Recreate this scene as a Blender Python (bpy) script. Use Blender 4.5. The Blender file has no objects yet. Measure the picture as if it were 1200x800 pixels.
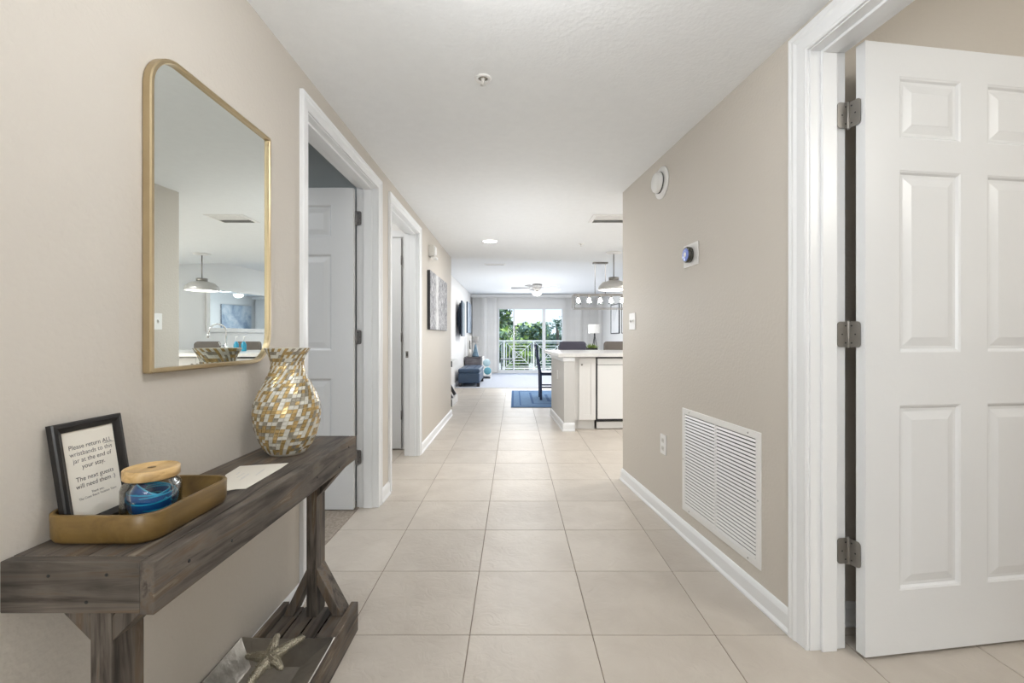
import bpy, bmesh, math, random
from mathutils import Vector, Matrix, noise
random.seed(7)
R = math.radians
PI = math.pi
C = bpy.context.scene.collection
sc = bpy.context.scene

# ------------------------------------------------------------------ camera
cd = bpy.data.cameras.new('camera'); cam = bpy.data.objects.new('camera', cd); C.objects.link(cam)
cam.location = (0, 0, 1.10); cam.rotation_euler = (R(90), 0, 0)
cd.sensor_width = 36; cd.lens = 530 / 1200 * 36
cd.shift_x = -2.5 / 1200; cd.shift_y = -5 / 1200
cd.clip_start = 0.02; cd.clip_end = 300
sc.camera = cam

# ------------------------------------------------------------------ world, lights, exposure
w = bpy.data.worlds.new('world'); sc.world = w; w.use_nodes = True
nt = w.node_tree; nt.nodes.clear()
wo = nt.nodes.new('ShaderNodeOutputWorld'); bg = nt.nodes.new('ShaderNodeBackground')
tc = nt.nodes.new('ShaderNodeTexCoord'); sx = nt.nodes.new('ShaderNodeSeparateXYZ'); cr = nt.nodes.new('ShaderNodeValToRGB')
cr.color_ramp.elements[0].position = 0.0; cr.color_ramp.elements[0].color = (0.80, 0.90, 1.0, 1)
cr.color_ramp.elements[1].position = 0.6; cr.color_ramp.elements[1].color = (0.42, 0.64, 1.0, 1)
nt.links.new(tc.outputs['Generated'], sx.inputs[0]); nt.links.new(sx.outputs['Z'], cr.inputs[0])
nt.links.new(cr.outputs[0], bg.inputs[0]); bg.inputs[1].default_value = 1.3
nt.links.new(bg.outputs[0], wo.inputs[0])

def area(name, loc, size, power, color=(1, 1, 1), rot=(0, 0, 0), sy=None):
    l = bpy.data.lights.new(name, 'AREA'); l.energy = power; l.color = color
    l.shape = 'RECTANGLE'; l.size = size; l.size_y = sy or size
    o = bpy.data.objects.new(name, l); o.location = loc; o.rotation_euler = rot; C.objects.link(o); return o
def point(name, loc, power, rad=0.1, color=(1, 1, 1)):
    l = bpy.data.lights.new(name, 'POINT'); l.energy = power; l.color = color; l.shadow_soft_size = rad
    o = bpy.data.objects.new(name, l); o.location = loc; C.objects.link(o); return o
WARM = (.97, .985, 1.0); DAY = (0.98, 0.99, 1.0)
sun = bpy.data.lights.new('sun', 'SUN'); sun.energy = 4.5; sun.angle = R(1.0); sun.color = (1, .96, .9)
so = bpy.data.objects.new('sun', sun); so.rotation_euler = (R(17), 0, R(40)); C.objects.link(so)
point('entry_ceiling_fill', (0.05, 0.95, 1.98), 14, 0.12, WARM)  # added point fill for the near ceiling; no lamp fixture there
point('entry_back_fill', (-0.15, -1.15, 1.40), 46, 0.35, (.91, .96, 1.0))  # flash-like fill added behind the camera
point('hall_fill', (0.0, 4.9, 1.3), 8, 0.35, (.94, .975, 1.0))  # added mid-air fill that evens out the far hall
point('hall_fill_near', (0.05, 3.85, 1.3), 8, 0.18, (.94, .975, 1.0))  # second added hall fill, no fixture, kept out of the mirror's view
area('hall_overhead_fill', (-0.1, 3.6, 2.19), 0.30, 4, (1, .99, .97))  # added overhead fill; no downlight is fitted at this spot
area('hall_downlight_b', (-0.28, 5.25, 2.195), 0.16, 3, (1, .97, .93))
area('living_overhead_fill', (0.6, 10.6, 2.36), 2.6, 58, (1, .99, .97))  # broad fill added under the living room ceiling, no fixture of its own
area('dining_overhead_fill', (1.3, 7.9, 2.37), 1.2, 13, (1, .99, .97))  # soft fill added over the dining area, separate from the chandelier
area('living_upward_fill', (0.3, 10.0, 1.0), 2.0, 12, DAY, (R(180), 0, 0))  # upward fill added to brighten the living room ceiling
area('kitchen_fill', (2.9, 4.4, 2.19), 0.8, 42, (1, .98, .95))  # added kitchen fill, set where the mirror cannot show it
area('daylight_in', (0.5, 13.4, 1.25), 1.8, 26, DAY, (R(-90), 0, 0), 1.5)
area('bedroom_fill', (-2.6, 1.4, 2.35), 1.4, 26, (.93, .97, 1.0))  # cool fill added for the bedroom, without a fixture
area('laundry_fill', (-1.7, 3.9, 2.35), 0.5, 9, (1, .98, .95))  # fill added inside the small room, no lamp modelled
area('side_room_overhead_fill', (2.6, -0.6, 2.48), 0.8, 6, WARM)  # added overhead fill for the room behind the right door
point('side_room_fill', (2.5, 0.05, 2.15), 33, 0.3, (1, .97, .90))  # added point fill that evens out the side room wall
sc.view_settings.view_transform = 'Standard'; sc.view_settings.look = 'None'
sc.view_settings.exposure = 0.24; sc.view_settings.gamma = 1.0; sc.view_settings.use_curve_mapping = False

# ------------------------------------------------------------------ materials
def newmat(name):
    m = bpy.data.materials.new(name); m.use_nodes = True
    return m, m.node_tree, m.node_tree.nodes['Principled BSDF']
def lnk(nt, a, b): nt.links.new(a, b)
def paint(name, col, rough=.5, metal=0.0, bump=0.0, bscale=200, vary=0.04, vscale=3, coat=0, emit=None, estr=0, detail=2):
    m, nt, p = newmat(name)
    co = nt.nodes.new('ShaderNodeTexCoord')
    n1 = nt.nodes.new('ShaderNodeTexNoise'); n1.inputs['Scale'].default_value = vscale; n1.inputs['Detail'].default_value = 3
    lnk(nt, co.outputs['Object'], n1.inputs['Vector'])
    r = nt.nodes.new('ShaderNodeValToRGB')
    r.color_ramp.elements[0].position = .3; r.color_ramp.elements[1].position = .7
    r.color_ramp.elements[0].color = tuple(c * (1 - vary) for c in col) + (1,)
    r.color_ramp.elements[1].color = tuple(min(1, c * (1 + vary)) for c in col) + (1,)
    lnk(nt, n1.outputs['Fac'], r.inputs[0]); lnk(nt, r.outputs[0], p.inputs['Base Color'])
    p.inputs['Roughness'].default_value = rough; p.inputs['Metallic'].default_value = metal
    if coat: p.inputs['Coat Weight'].default_value = coat; p.inputs['Coat Roughness'].default_value = .1
    if bump:
        n2 = nt.nodes.new('ShaderNodeTexNoise'); n2.inputs['Scale'].default_value = bscale; n2.inputs['Detail'].default_value = detail
        lnk(nt, co.outputs['Object'], n2.inputs['Vector'])
        b = nt.nodes.new('ShaderNodeBump'); b.inputs['Strength'].default_value = bump; b.inputs['Distance'].default_value = .004
        lnk(nt, n2.outputs['Fac'], b.inputs['Height']); lnk(nt, b.outputs[0], p.inputs['Normal'])
    if emit: p.inputs['Emission Color'].default_value = emit + (1,); p.inputs['Emission Strength'].default_value = estr
    return m
def wood(name, cols, axis=1, rough=.6, scale=1.0, bump=.25):
    """streaky grain along an axis, in object coordinates"""
    m, nt, p = newmat(name)
    co = nt.nodes.new('ShaderNodeTexCoord'); mp = nt.nodes.new('ShaderNodeMapping')
    oi = nt.nodes.new('ShaderNodeObjectInfo'); ad = nt.nodes.new('ShaderNodeVectorMath'); ad.operation = 'ADD'
    cx = nt.nodes.new('ShaderNodeCombineXYZ'); mu = nt.nodes.new('ShaderNodeMath'); mu.operation = 'MULTIPLY'; mu.inputs[1].default_value = 13.0
    lnk(nt, oi.outputs['Random'], mu.inputs[0])
    for k in range(3): lnk(nt, mu.outputs[0], cx.inputs[k])
    lnk(nt, co.outputs['Object'], ad.inputs[0]); lnk(nt, cx.outputs[0], ad.inputs[1])
    s = [26 * scale] * 3; s[axis] = 2.2 * scale
    mp.inputs['Scale'].default_value = s
    lnk(nt, ad.outputs[0], mp.inputs[0])
    n1 = nt.nodes.new('ShaderNodeTexNoise'); n1.inputs['Scale'].default_value = 1.0; n1.inputs['Detail'].default_value = 6; n1.inputs['Roughness'].default_value = .65; n1.inputs['Distortion'].default_value = .8
    lnk(nt, mp.outputs[0], n1.inputs['Vector'])
    r = nt.nodes.new('ShaderNodeValToRGB'); e = r.color_ramp.elements
    e[0].position = .34; e[1].position = .68; e[0].color = cols[0] + (1,); e[1].color = cols[-1] + (1,)
    for i, c in enumerate(cols[1:-1]):
        q = e.new(.34 + .34 * (i + 1) / (len(cols) - 1)); q.color = c + (1,)
    lnk(nt, n1.outputs['Fac'], r.inputs[0])
    n3 = nt.nodes.new('ShaderNodeTexNoise'); n3.inputs['Scale'].default_value = 9 * scale; lnk(nt, ad.outputs[0], n3.inputs['Vector'])
    r3 = nt.nodes.new('ShaderNodeMapRange'); r3.inputs[1].default_value = .3; r3.inputs[2].default_value = .7; r3.inputs[3].default_value = .6; r3.inputs[4].default_value = 1.25
    lnk(nt, n3.outputs['Fac'], r3.inputs[0])
    mx = nt.nodes.new('ShaderNodeMix'); mx.data_type = 'RGBA'; mx.blend_type = 'MULTIPLY'; mx.inputs[0].default_value = 1
    lnk(nt, r.outputs[0], mx.inputs[6]); lnk(nt, r3.outputs[0], mx.inputs[7]); lnk(nt, mx.outputs[2], p.inputs['Base Color'])
    p.inputs['Roughness'].default_value = rough
    b = nt.nodes.new('ShaderNodeBump'); b.inputs['Strength'].default_value = bump; b.inputs['Distance'].default_value = .003
    lnk(nt, n1.outputs['Fac'], b.inputs['Height']); lnk(nt, b.outputs[0], p.inputs['Normal'])
    return m
def tilemat():
    m, nt, p = newmat('beige_stone_tile')
    g = nt.nodes.new('ShaderNodeTexCoord'); oi = nt.nodes.new('ShaderNodeObjectInfo')
    mu = nt.nodes.new('ShaderNodeMath'); mu.operation = 'MULTIPLY'; mu.inputs[1].default_value = 31
    lnk(nt, oi.outputs['Random'], mu.inputs[0])
    ad = nt.nodes.new('ShaderNodeVectorMath'); ad.operation = 'ADD'
    lnk(nt, g.outputs['Object'], ad.inputs[0]); lnk(nt, mu.outputs[0], ad.inputs[1])
    n1 = nt.nodes.new('ShaderNodeTexNoise'); n1.inputs['Scale'].default_value = 5; n1.inputs['Detail'].default_value = 6; n1.inputs['Distortion'].default_value = .6
    lnk(nt, ad.outputs[0], n1.inputs['Vector'])
    r = nt.nodes.new('ShaderNodeValToRGB'); e = r.color_ramp.elements
    e[0].position = .3; e[0].color = (.50, .445, .385, 1); e[1].position = .7; e[1].color = (.575, .52, .455, 1)
    lnk(nt, n1.outputs['Fac'], r.inputs[0])
    hv = nt.nodes.new('ShaderNodeMapRange'); hv.inputs[3].default_value = .95; hv.inputs[4].default_value = 1.04
    lnk(nt, oi.outputs['Random'], hv.inputs[0])
    mx = nt.nodes.new('ShaderNodeMix'); mx.data_type = 'RGBA'; mx.blend_type = 'MULTIPLY'; mx.inputs[0].default_value = 1
    lnk(nt, r.outputs[0], mx.inputs[6]); lnk(nt, hv.outputs[0], mx.inputs[7]); lnk(nt, mx.outputs[2], p.inputs['Base Color'])
    n2 = nt.nodes.new('ShaderNodeTexNoise'); n2.inputs['Scale'].default_value = 14; n2.inputs['Detail'].default_value = 3; n2.inputs['Distortion'].default_value = 2.2
    lnk(nt, ad.outputs[0], n2.inputs['Vector'])
    b = nt.nodes.new('ShaderNodeBump'); b.inputs['Strength'].default_value = .5; b.inputs['Distance'].default_value = .006
    lnk(nt, n2.outputs['Fac'], b.inputs['Height']); lnk(nt, b.outputs[0], p.inputs['Normal'])
    p.inputs['Roughness'].default_value = .36; p.inputs['Specular IOR Level'].default_value = .45
    return m
def glassmat(name, tint=(1, 1, 1), refl=.08):
    m = bpy.data.materials.new(name); m.use_nodes = True; nt = m.node_tree; nt.nodes.clear()
    o = nt.nodes.new('ShaderNodeOutputMaterial'); t = nt.nodes.new('ShaderNodeBsdfTransparent'); t.inputs[0].default_value = tint + (1,)
    g = nt.nodes.new('ShaderNodeBsdfGlossy'); g.inputs['Roughness'].default_value = .02
    fr = nt.nodes.new('ShaderNodeFresnel'); fr.inputs[0].default_value = 1.45
    ml = nt.nodes.new('ShaderNodeMath'); ml.operation = 'MULTIPLY_ADD'; ml.inputs[1].default_value = refl; ml.inputs[2].default_value = 0; ml.use_clamp = True
    lnk(nt, fr.outputs[0], ml.inputs[0])
    x = nt.nodes.new('ShaderNodeMixShader'); lnk(nt, ml.outputs[0], x.inputs[0])
    lnk(nt, t.outputs[0], x.inputs[1]); lnk(nt, g.outputs[0], x.inputs[2]); lnk(nt, x.outputs[0], o.inputs[0]); return m
M = {}
M['wall'] = paint('beige_wall_paint', (.60, .555, .495), .55, bump=.35, bscale=75, vary=.012, vscale=1.5)
M['wall_white'] = paint('white_wall_paint', (.84, .83, .81), .6, bump=.1, bscale=70, vary=.01)
M['wall_blue'] = paint('grey_blue_wall_paint', (.52, .56, .57), .6, bump=.1, bscale=70, vary=.01)
M['ceiling'] = paint('textured_ceiling_paint', (.87, .885, .895), .75, bump=.4, bscale=60, vary=.012, vscale=20)
M['trim'] = paint('white_gloss_trim', (.83, .84, .85), .28, vary=.008, bump=.05, bscale=30)
M['door'] = paint('white_door_paint', (.77, .78, .79), .26, vary=.008, bump=.10, bscale=45)
M['tile'] = tilemat()
M['grout'] = paint('brown_grout', (.26, .21, .17), .9, vary=.1, vscale=30)
M['carpet'] = paint('pale_carpet', (.53, .56, .63), .95, bump=.8, bscale=260, vary=.05, vscale=60)
M['carpet2'] = paint('taupe_carpet', (.34, .29, .24), .95, bump=1.0, bscale=160, vary=.25, vscale=60)
M['gold'] = paint('brushed_gold', (.50, .40, .25), .36, .95, vary=.05, vscale=20)
M['mirror'] = paint('mirror_silver', (.83, .87, .85), .003, 1.0, vary=.0)
M['darkback'] = paint('dark_backing', (.06, .05, .04), .7)
M['steel'] = paint('satin_nickel', (.27, .255, .235), .42, .8, vary=.06, vscale=40)
M['darksteel'] = paint('dark_hinge_metal', (.22, .21, .21), .35, .85, vary=.06, vscale=40)
M['chrome'] = paint('polished_steel', (.72, .72, .72), .14, 1.0, vary=.02)
M['white'] = paint('white_plastic', (.82, .81, .79), .35, vary=.005)
M['offwhite'] = paint('off_white_plastic', (.66, .64, .60), .4, vary=.005)
M['screw'] = paint('screw_metal', (.35, .34, .33), .4, .7)
M['black'] = paint('black_lacquer', (.012, .011, .011), .32, vary=.1)
M['blackmetal'] = paint('black_metal', (.02, .02, .025), .45)
M['hole'] = paint('dark_recess', (.03, .03, .03), .9)
WC = [(.020, .015, .012), (.070, .056, .046), (.125, .106, .088), (.110, .074, .046), (.24, .205, .160)]
for i, a in enumerate('xyz'): M['wood_' + a] = wood('weathered_wood_' + a, WC, i, .58)
M['tray'] = wood('golden_tray_wood', [(.115, .066, .018), (.185, .112, .032), (.23, .145, .045)], 1, .38, .6, .05)
M['bamboo'] = wood('bamboo_lid', [(.42, .25, .09), (.62, .41, .18), (.72, .52, .27)], 1, .4, 1.4, .05)
M['paper'] = paint('cream_paper', (.78, .74, .66), .7, vary=.01)
M['ink'] = paint('dark_ink', (.05, .05, .06), .7)
M['glass'] = glassmat('clear_glass', (.97, .98, .98), .7); M['winglass'] = glassmat('window_glass', (.97, .99, .99), .18)
M['blueband'] = paint('blue_wristband', (.004, .075, .25), .3, vary=.15, vscale=60)
M['cyanband'] = paint('cyan_band_edge', (.02, .36, .58), .3, vary=.15, vscale=60)
M['m_gold'] = paint('gold_mosaic', (.47, .33, .14), .25, .35, vary=.35, vscale=55)
M['m_white'] = paint('pearl_mosaic', (.66, .645, .58), .18, .1, vary=.12, vscale=55)
M['m_grey'] = paint('grey_mosaic', (.34, .31, .25), .22, .3, vary=.3, vscale=55)
M['m_grout'] = paint('vase_grout', (.50, .46, .38), .8)
M['pewter'] = paint('hammered_pewter', (.33, .31, .28), .30, .9, bump=.25, bscale=55, vary=.12, vscale=20)
M['star'] = paint('antique_silver', (.38, .345, .27), .28, .9, bump=1.0, bscale=240, vary=.25, vscale=80)
M['navy'] = paint('navy_leather', (.035, .068, .125), .42, bump=.1, bscale=200, vary=.1)
M['navywood'] = paint('navy_painted_wood', (.012, .028, .085), .35, vary=.1)
M['rug'] = paint('blue_rug', (.17, .30, .50), .95, bump=.6, bscale=300, vary=.12, vscale=30)
M['rugdark'] = paint('dark_blue_rug_stripe', (.06, .15, .34), .95, vary=.1)
M['fabric_blue'] = paint('slate_fabric', (.105, .10, .135), .85, bump=.4, bscale=400, vary=.06)
M['fabric_taupe'] = paint('taupe_fabric', (.20, .175, .155), .85, bump=.4, bscale=400, vary=.06)
M['quartz'] = paint('white_quartz', (.74, .73, .71), .2, vary=.04, vscale=30)
M['cabinet'] = paint('white_cabinet_paint', (.78, .77, .75), .35, vary=.005)
M['appliance'] = paint('white_appliance', (.80, .80, .79), .25, vary=.003)
M['kneewall'] = paint('grey_beige_wall', (.63, .62, .60), .55, bump=.2, bscale=75, vary=.012)
M['glow'] = paint('lamp_diffuser', (.9, .9, .88), .5, emit=(1, .96, .9), estr=4.0)
M['bulb'] = paint('glowing_bulb', (.9, .9, .88), .5, emit=(1, .96, .9), estr=14)
M['downlight'] = paint('downlight_diffuser', (.9, .9, .88), .5, emit=(1, .98, .94), estr=7)
M['shade'] = paint('white_shade', (.78, .77, .74), .7); M['greyshade'] = paint('grey_shade', (.30, .295, .29), .7)
M['blueglass'] = paint('smoky_blue_glass', (.12, .20, .27), .08, 0.1, vary=.4, vscale=12)
M['teal'] = paint('teal_fabric', (.13, .36, .45), .7); M['paleteal'] = paint('pale_blue_fabric', (.45, .60, .66), .7)
M['tealliquid'] = paint('blue_soap', (.03, .32, .50), .15, vary=.1)
M['greywood'] = wood('grey_table_wood', [(.06, .055, .06), (.12, .11, .12), (.19, .18, .19)], 0, .5, .5)
M['tv'] = paint('tv_back_plastic', (.03, .045, .075), .4); M['screen'] = paint('blue_glossy_screen', (.30, .42, .50), .08, vary=.2, vscale=2)
M['blind'] = paint('vertical_blind_vinyl', (.82, .81, .79), .5)
M['leaf'] = paint('leaf_green', (.10, .17, .08), .6, vary=.5, vscale=.7); M['leaf2'] = paint('bright_leaf_green', (.27, .38, .09), .6, vary=.4, vscale=.7)
M['leaf3'] = paint('blue_green_leaf', (.10, .17, .13), .6, vary=.4, vscale=.7); M['bark'] = paint('grey_bark', (.16, .13, .10), .9, vary=.3, vscale=8)
M['deck'] = paint('balcony_concrete', (.52, .50, .47), .8, vary=.06); M['rail'] = paint('white_railing', (.80, .81, .80), .35)
M['ground'] = paint('sandy_ground', (.32, .33, .28), .9, vary=.2, vscale=.3)
M['stucco'] = paint('pale_stucco', (.62, .62, .60), .8)
M['bluebowl'] = paint('cobalt_glass', (.01, .06, .33), .12)
M['plastic_dark'] = paint('thermostat_ring', (.10, .10, .09), .25, .7); M['thermo'] = paint('thermostat_screen', (.03, .04, .09), .06, emit=(.35, .45, 1.0), estr=.35)

def artmat(name, dark, mid, light, sx_=9, sz=2.2, streak=None, pos=(.38, .5, .62)):
    m, nt, p = newmat(name)
    co = nt.nodes.new('ShaderNodeTexCoord'); mp = nt.nodes.new('ShaderNodeMapping'); mp.inputs['Scale'].default_value = (sx_, sx_, sz)
    lnk(nt, co.outputs['Object'], mp.inputs[0])
    n = nt.nodes.new('ShaderNodeTexNoise'); n.inputs['Scale'].default_value = 1; n.inputs['Detail'].default_value = 9; n.inputs['Roughness'].default_value = .75; n.inputs['Distortion'].default_value = .5
    lnk(nt, mp.outputs[0], n.inputs['Vector'])
    r = nt.nodes.new('ShaderNodeValToRGB'); e = r.color_ramp.elements
    e[0].position = pos[0]; e[0].color = dark + (1,); e[1].position = pos[2]; e[1].color = light + (1,); q = e.new(pos[1]); q.color = mid + (1,)
    lnk(nt, n.outputs['Fac'], r.inputs[0])
    out = r.outputs[0]
    if streak:
        s = nt.nodes.new('ShaderNodeSeparateXYZ'); lnk(nt, co.outputs['Object'], s.inputs[0])
        n2 = nt.nodes.new('ShaderNodeTexNoise'); n2.inputs['Scale'].default_value = 6; lnk(nt, co.outputs['Object'], n2.inputs['Vector'])
        a = nt.nodes.new('ShaderNodeMath'); a.operation = 'MULTIPLY_ADD'; a.inputs[1].default_value = .18; lnk(nt, n2.outputs['Fac'], a.inputs[0]); lnk(nt, s.outputs['Y'], a.inputs[2])
        b = nt.nodes.new('ShaderNodeMath'); b.operation = 'SUBTRACT'; b.inputs[1].default_value = streak + .09; lnk(nt, a.outputs[0], b.inputs[0])
        c = nt.nodes.new('ShaderNodeMath'); c.operation = 'ABSOLUTE'; lnk(nt, b.outputs[0], c.inputs[0])
        d = nt.nodes.new('ShaderNodeMapRange'); d.inputs[1].default_value = .02; d.inputs[2].default_value = .11; d.inputs[3].default_value = .65; d.inputs[4].default_value = 0; lnk(nt, c.outputs[0], d.inputs[0])
        mx = nt.nodes.new('ShaderNodeMix'); mx.data_type = 'RGBA'; lnk(nt, d.outputs[0], mx.inputs[0]); lnk(nt, out, mx.inputs[6]); mx.inputs[7].default_value = (.8, .8, .8, 1); out = mx.outputs[2]
    lnk(nt, out, p.inputs['Base Color']); p.inputs['Roughness'].default_value = .6
    return m
M['art_grey'] = artmat('grey_abstract_paint', (.07, .07, .08), (.30, .30, .32), (.74, .74, .75), 48, 20, streak=-.16)
M['art_blue'] = artmat('pale_blue_abstract_paint', (.20, .28, .38), (.45, .53, .63), (.72, .76, .80), 3, 2)
M['art_white'] = artmat('white_grey_abstract_paint', (.28, .33, .42), (.80, .80, .80), (.86, .86, .86), 6, 2, pos=(.36, .44, .5))

# ------------------------------------------------------------------ mesh helpers
def cube(bm, x0, x1, y0, y1, z0, z1, mi=0, mx=None):
    vs = [bm.verts.new(mx @ Vector(p) if mx else p) for p in ((x0, y0, z0), (x1, y0, z0), (x1, y1, z0), (x0, y1, z0), (x0, y0, z1), (x1, y0, z1), (x1, y1, z1), (x0, y1, z1))]
    for f in ((0, 3, 2, 1), (4, 5, 6, 7), (0, 1, 5, 4), (1, 2, 6, 5), (2, 3, 7, 6), (3, 0, 4, 7)):
        bm.faces.new([vs[i] for i in f]).material_index = mi
    return vs
def box(*a, **k):
    bm = bmesh.new(); cube(bm, *a, **k); return bm
def boxes(lst):
    bm = bmesh.new()
    for b in lst: cube(bm, *b)
    return bm
def prism(pts, z0, z1, bm=None, mi=0):
    bm = bm or bmesh.new()
    a = [bm.verts.new((x, y, z0)) for x, y in pts]; b = [bm.verts.new((x, y, z1)) for x, y in pts]
    bm.faces.new(list(reversed(a))).material_index = mi; bm.faces.new(b).material_index = mi
    n = len(pts)
    for i in range(n): bm.faces.new((a[i], a[(i + 1) % n], b[(i + 1) % n], b[i])).material_index = mi
    return bm
def lathe(prof, seg=32, bm=None, axis='z', mi=0, c=(0, 0, 0), caps=True):
    """prof: (r, h) from bottom to top"""
    bm = bm or bmesh.new(); rings = []
    c = Vector(c)
    def pt(r, h, a):
        x, y = r * math.cos(a), r * math.sin(a)
        v = {'z': (x, y, h), 'y': (x, -h, y), 'x': (h, x, y)}[axis]
        return Vector(v) + c
    for r, h in prof:
        if r < 1e-6: rings.append([bm.verts.new(pt(0, h, 0))])
        else: rings.append([bm.verts.new(pt(r, h, 2 * PI * k / seg)) for k in range(seg)])
    for a, b in zip(rings, rings[1:]):
        for k in range(seg):
            k2 = (k + 1) % seg
            if len(a) == 1 and len(b) == 1: continue
            if len(a) == 1: f = bm.faces.new((a[0], b[k2], b[k]))
            elif len(b) == 1: f = bm.faces.new((a[k], a[k2], b[0]))
            else: f = bm.faces.new((a[k], a[k2], b[k2], b[k]))
            f.material_index = mi; f.smooth = True
    if caps:
        if len(rings[0]) > 1: bm.faces.new(list(reversed(rings[0]))).material_index = mi
        if len(rings[-1]) > 1: bm.faces.new(rings[-1]).material_index = mi
    return bm
def tube(pts, r, seg=10, bm=None, closed=False, mi=0, rx=None):
    bm = bm or bmesh.new(); pts = [Vector(p) for p in pts]; n = len(pts); rings = []
    up = Vector((0, 0, 1)); prev = None
    for i, p in enumerate(pts):
        if closed: t = (pts[(i + 1) % n] - pts[i - 1]).normalized()
        else: t = (pts[min(i + 1, n - 1)] - pts[max(i - 1, 0)]).normalized()
        a = prev if prev else (t.cross(up) if abs(t.z) < .95 else t.cross(Vector((1, 0, 0))))
        a = (a - t * a.dot(t)).normalized(); prev = a; b = t.cross(a)
        rr = r[i] if isinstance(r, (list, tuple)) else r
        rings.append([bm.verts.new(p + a * rr * math.cos(2 * PI * k / seg) + b * rr * math.sin(2 * PI * k / seg)) for k in range(seg)])
    m = n if closed else n - 1
    for i in range(m):
        A = rings[i]; B = rings[(i + 1) % n]
        for k in range(seg):
            f = bm.faces.new((A[k], A[(k + 1) % seg], B[(k + 1) % seg], B[k])); f.smooth = True; f.material_index = mi
    if not closed:
        bm.faces.new(list(reversed(rings[0]))).material_index = mi; bm.faces.new(rings[-1]).material_index = mi
    return bm
def bar(p, q, wx, wy, bm=None, up=(0, 0, 1)):
    """rectangular bar from p to q"""
    bm = bm or bmesh.new(); p = Vector(p); q = Vector(q); t = (q - p); L = t.length; t.normalize()
    u = Vector(up); a = t.cross(u)
    if a.length < 1e-3: a = t.cross(Vector((0, 1, 0)))
    a.normalize(); b = a.cross(t)
    mx = Matrix((a.to_4d(), b.to_4d(), t.to_4d(), (0, 0, 0, 1))).transposed(); mx.translation = p
    for i in range(3): mx[3][i] = 0
    cube(bm, -wx / 2, wx / 2, -wy / 2, wy / 2, 0, L, mx=mx); return bm
def sweep(path, prof, bm=None):
    """path: XY points; prof: (a outward to the left, z) polygon; mitred"""
    bm = bm or bmesh.new(); P = [Vector(p) for p in path]; n = len(P); rings = []
    for i in range(n):
        d = []
        if i > 0: d.append((P[i] - P[i - 1]).normalized())
        if i < n - 1: d.append((P[i + 1] - P[i]).normalized())
        ns = [Vector((-t.y, t.x)) for t in d]
        m = sum(ns, Vector((0, 0))); m.normalize(); k = 1 / max(.3, m.dot(ns[0])); m = m * k
        rings.append([bm.verts.new((P[i].x + m.x * a, P[i].y + m.y * a, z)) for a, z in prof])
    q = len(prof)
    for A, B in zip(rings, rings[1:]):
        for k in range(q): bm.faces.new((A[k], A[(k + 1) % q], B[(k + 1) % q], B[k]))
    bm.faces.new(rings[0]); bm.faces.new(list(reversed(rings[-1])))
    return bm
def rrect(x0, x1, y0, y1, r, seg=6):
    """rounded rectangle outline; r = single or (bl, br, tr, tl)"""
    if not isinstance(r, (tuple, list)): r = (r,) * 4
    pts = []
    for (cx, cy, a0, rr) in ((x0, y0, 180, r[0]), (x1, y0, 270, r[1]), (x1, y1, 0, r[2]), (x0, y1, 90, r[3])):
        sx1 = 1 if cx == x0 else -1; sy1 = 1 if cy == y0 else -1
        ox, oy = cx + sx1 * rr, cy + sy1 * rr
        if rr < 1e-5: pts.append((cx, cy)); continue
        for k in range(seg + 1):
            a = R(a0 + 90 * k / seg); pts.append((ox + rr * math.cos(a), oy + rr * math.sin(a)))
    return pts
MATS = {}
def obj(name, bm, mat, parent=None, world=False, bevel=0, smooth=False, loc=None, rot=None, segs=2):
    bmesh.ops.recalc_face_normals(bm, faces=bm.faces)
    me = bpy.data.meshes.new(name); 
    if world and parent is not None: bm.transform(rootm(parent).inverted())
    if smooth:
        for f in bm.faces: f.smooth = True
    bm.to_mesh(me); bm.free()
    o = bpy.data.objects.new(name, me); C.objects.link(o)
    for m in (mat if isinstance(mat, (list, tuple)) else [mat]): me.materials.append(M[m] if isinstance(m, str) else m)
    if parent is not None: o.parent = parent
    if loc is not None: o.location = loc
    if rot is not None: o.rotation_euler = rot
    if bevel:
        b = o.modifiers.new('bevel', 'BEVEL'); b.width = bevel; b.segments = segs; b.limit_method = 'ANGLE'; b.angle_limit = R(40)
    return o
def lm(o): return Matrix.LocRotScale(o.location, o.rotation_euler, o.scale)
def rootm(o):
    m = lm(o)
    while o.parent: o = o.parent; m = lm(o) @ m
    return m
def thing(name, label, cat, loc=(0, 0, 0), rz=0, group=None):
    o = bpy.data.objects.new(name, None); C.objects.link(o); o.location = loc; o.rotation_euler = (0, 0, rz); o.empty_display_size = .1
    o['label'] = label; o['category'] = cat
    if group: o['group'] = group
    return o
def tag(o, label, cat, group=None):
    o['label'] = label; o['category'] = cat
    if group: o['group'] = group
    return o
def structure(o, label=None):
    o['kind'] = 'structure'
    if label: o['label'] = label
    return o
def sempty(name, loc=(0, 0, 0), rz=0, label=None):
    o = bpy.data.objects.new(name, None); C.objects.link(o); o.location = loc; o.rotation_euler = (0, 0, rz); o.empty_display_size = .1
    return structure(o, label)
def kids(o): return [c for c in bpy.data.objects if c.parent == o]
def dup(o, loc=None, rz=None, label=None, parent=None):
    c = o.copy(); C.objects.link(c)
    if parent is not None: c.parent = parent
    if loc is not None: c.location = loc
    if rz is not None: c.rotation_euler = (0, 0, rz)
    if label: c['label'] = label
    for k in kids(o): dup(k, parent=c)
    return c
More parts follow.
